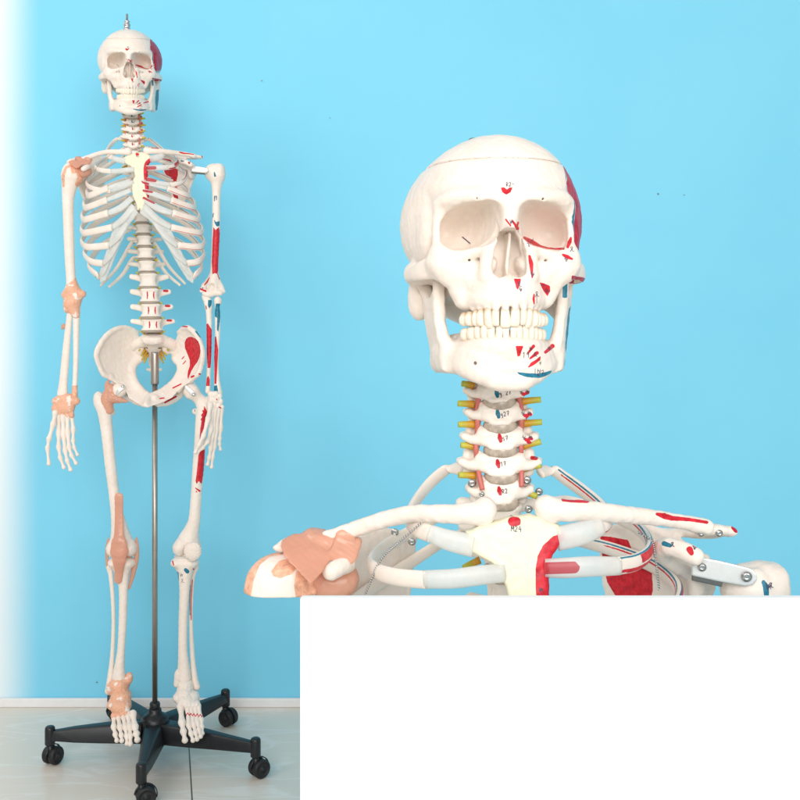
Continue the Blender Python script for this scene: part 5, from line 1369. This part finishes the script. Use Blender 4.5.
TL = [[(132.6, 713, -50), (135, 727.4, -84), (136.4, 734, -98), (137.4, 740, -108)], [(127.2, 713, -50), (129.8, 727, -84), (130.4, 736, -100), (130.6, 744.4, -114)], [(122.6, 714, -48), (125.6, 728, -80), (126.8, 736.4, -96), (127.2, 743.6, -108)], [(117.8, 714.6, -46), (120, 727.6, -76), (121.4, 735.4, -90), (122, 741, -100)], [(114, 715.4, -44), (113.8, 727, -70), (115.4, 734.6, -84), (117, 740.6, -92)]]
for i, t in enumerate(TL): digit(fl_, t, 5.0 if i == 0 else 4.0, 'toe')
tr = [(186, 684.5, 4, 8, 12, 6.5, None, 2.4), (187, 693, 24, 6, 15, 8, None, 2.4), (185, 693, -14, 8, 11, 6, None, 2.4), (178, 697, -18, 4.4, 9, 4.6), (186.4, 700.5, -30, 8.6, 10, 5.6, None, 2.4), (194.6, 697.5, -18, 4.8, 9, 5.6), (175.8, 698, -10, 2.8, 5, 3.6)]
g = foot(1, 186, None, None, tr, 'foot')
for x, y, d in ((180.4, 706.5, -46), (187, 706.5, -48), (190.4, 706, -46), (194.2, 705.6, -44), (197.6, 705, -42)): g.add(ep(x, y - 1, d, 2.4, 5, 3), 4)
fr_ = fobj('foot', g)
TR = [[(180.6, 705.6, -46), (182, 723, -84), (183.4, 731.6, -98), (185, 740.6, -110)], [(187.2, 705.6, -48), (188.8, 725.6, -84), (191, 733.6, -98), (193, 740.6, -108)], [(190.6, 705.6, -46), (193.6, 724.6, -80), (195.4, 732.6, -94), (197, 739.4, -104)], [(194.4, 705, -44), (197.6, 722.6, -76), (199, 730, -88), (200.6, 736.6, -98)], [(197.8, 704.6, -42), (201.2, 720.4, -70), (201.8, 727, -80), (202.2, 733.6, -88)]]
for i, t in enumerate(TR):
    o = digit(fr_, t, 5.0 if i == 0 else 3.9, 'toe')
    if i:
        Vv = np.array([v.co[:] for v in o.data.vertices]) * 1000; pz = FF.proj(Vv); d = np.abs(pz[:, 1] - (713.6 + .5 * i + np.sin(pz[:, 0] * 2))) * MM - 1.7
        o.data.attributes['red'].data.foreach_set('value', d.astype(f32))
print('legs', time.time() - T0)

V, F, *_ = tube(fr.L([(136.5, 722, -70), (141, 721.6, -50), (146, 720.6, -24)]), .9, 6, 10); mk('tie_wire', V, F, M_WIRE, full)
# ------------------------------------------------------------------ five-legged wheeled stand
SX, SY = FR[0] + .002, 2.42
stand = root('wheeled_stand', 'black five-legged castor base with grey metal pole holding up the whole skeleton', 'stand', (SX, SY, 0))
hz = .118
V, F = lathe([(.001, .046), (.028, .046), (.031, .050), (.033, .060), (.0335, .088), (.032, .097), (.028, .103), (.019, .107), (.0155, .112), (.015, .118), (.013, .120), (.001, .120)], 40)
mk('hub', V, F, M_BLACK, stand, scale=1)
ztop = 1 + (330 - 352) / FOC * 2.42
V, F = lathe([(.001, .11), (.0062, .11), (.0062, ztop - .06), (.001, ztop - .06)], 24); mk('pole', V, F, M_POLE, stand, scale=1)
V, F = lathe([(.001, ztop - .075), (.0086, ztop - .075), (.0092, ztop - .072), (.0092, ztop - .004), (.0085, ztop), (.001, ztop)], 24); mk('pole_sleeve', V, F, M_POLE, stand, scale=1)
V, F = lathe([(.001, .119), (.011, .119), (.012, .122), (.012, .131), (.0105, .134), (.001, .134)], 24); mk('collar', V, F, M_BLACK, stand, scale=1)
FEET = [(-.234, -.030, 65), (.026, -.232, 20), (.248, -.098, 40), (.128, .215, -30), (-.168, .245, 30)]
def stand_leg(L):
    """Tapered channel arm, shallower and narrower towards its tip."""
    st = [(.028, .029, .048, .092), (.06, .026, .049, .092), (.12, .021, .051, .089), (.18, .0165, .054, .085), (L - .02, .0125, .057, .081), (L - .004, .0115, .058, .080)]
    V, F = [], []; prof = lambda w, z0, z1: [(-w * .9, z0), (-w, z0 + .003), (-w * .72, z1 - .005), (-w * .58, z1), (w * .58, z1), (w * .72, z1 - .005), (w, z0 + .003), (w * .9, z0)]
    for x, w, z0, z1 in st: V += [(x, y, z) for y, z in prof(w, z0, z1)]
    n = 8
    for i in range(len(st) - 1):
        for j in range(n): F.append((i * n + j, (i + 1) * n + j, (i + 1) * n + (j + 1) % n, i * n + (j + 1) % n))
    F += [tuple(range(n)), tuple((len(st) - 1) * n + j for j in range(n))[::-1]]
    a = (np.array(V), F)
    s = lathe([(.001, .047), (.0105, .047), (.0115, .049), (.0115, .082), (.0108, .087), (.0080, .090), (.001, .090)], 24)
    s = (s[0] + [L, 0, 0], s[1])
    return join([a, s])
def wheel():
    parts = []
    for s in (-1, 1):
        v, f = lathe([(.001, s * .004), (.0245, s * .004), (.0262, s * .006), (.0268, s * .0105), (.0262, s * .0155), (.0235, s * .0185), (.019, s * .0192), (.0185, s * .0175), (.008, s * .0178), (.0075, s * .0195), (.001, s * .0195)], 36, 1)
        parts.append((v + [.012, 0, .0268], f if s > 0 else [q[::-1] for q in f]))
    return parts
def hood():
    """Half shell over the twin wheels with the swivel stem."""
    n = 16; V, F = [], []
    for i in range(n + 1):
        a = R(-18 + 190 * i / n)
        for r, y in ((.0290, -.0032), (.0290, .0032), (.0315, .0032), (.0315, -.0032)): V.append((.012 + r * math.cos(a), y, .0268 + r * math.sin(a)))
    for i in range(n):
        for j in range(4): F.append((i * 4 + j, i * 4 + (j + 1) % 4, i * 4 + 4 + (j + 1) % 4, i * 4 + 4 + j))
    F += [(0, 3, 2, 1), (n * 4, n * 4 + 1, n * 4 + 2, n * 4 + 3)]
    v, f = lathe([(.001, .03), (.008, .03), (.009, .044), (.009, .058), (.0055, .06), (.0055, .068), (.001, .068)], 20)
    v2, f2 = lathe([(.001, -.0205), (.004, -.0205), (.004, .0205), (.001, .0205)], 14, 1)
    return join([(np.array(V), F), (v, f), (v2 + [.012, 0, .0268], f2)])
for k, (dx, dy, sw) in enumerate(FEET):
    L = math.hypot(dx, dy); an = math.atan2(dy, dx)
    V, F = stand_leg(L); lg = mk('leg', V, F, M_BLACK, stand, scale=1, smooth=False); lg.rotation_euler = (0, 0, an); bevel(lg, .0016, 2)
    for p in lg.data.polygons: p.use_smooth = True
    V, F = hood(); cs = mk('castor', V, F, M_BLACK, stand, scale=1, loc=(dx, dy, 0)); cs.scale = (.78, .9, .78); cs.rotation_euler = (0, 0, R(sw))
    for v, f in wheel():
        mk('wheel', v, f, M_TYRE, cs, scale=1)
print('stand', time.time() - T0)
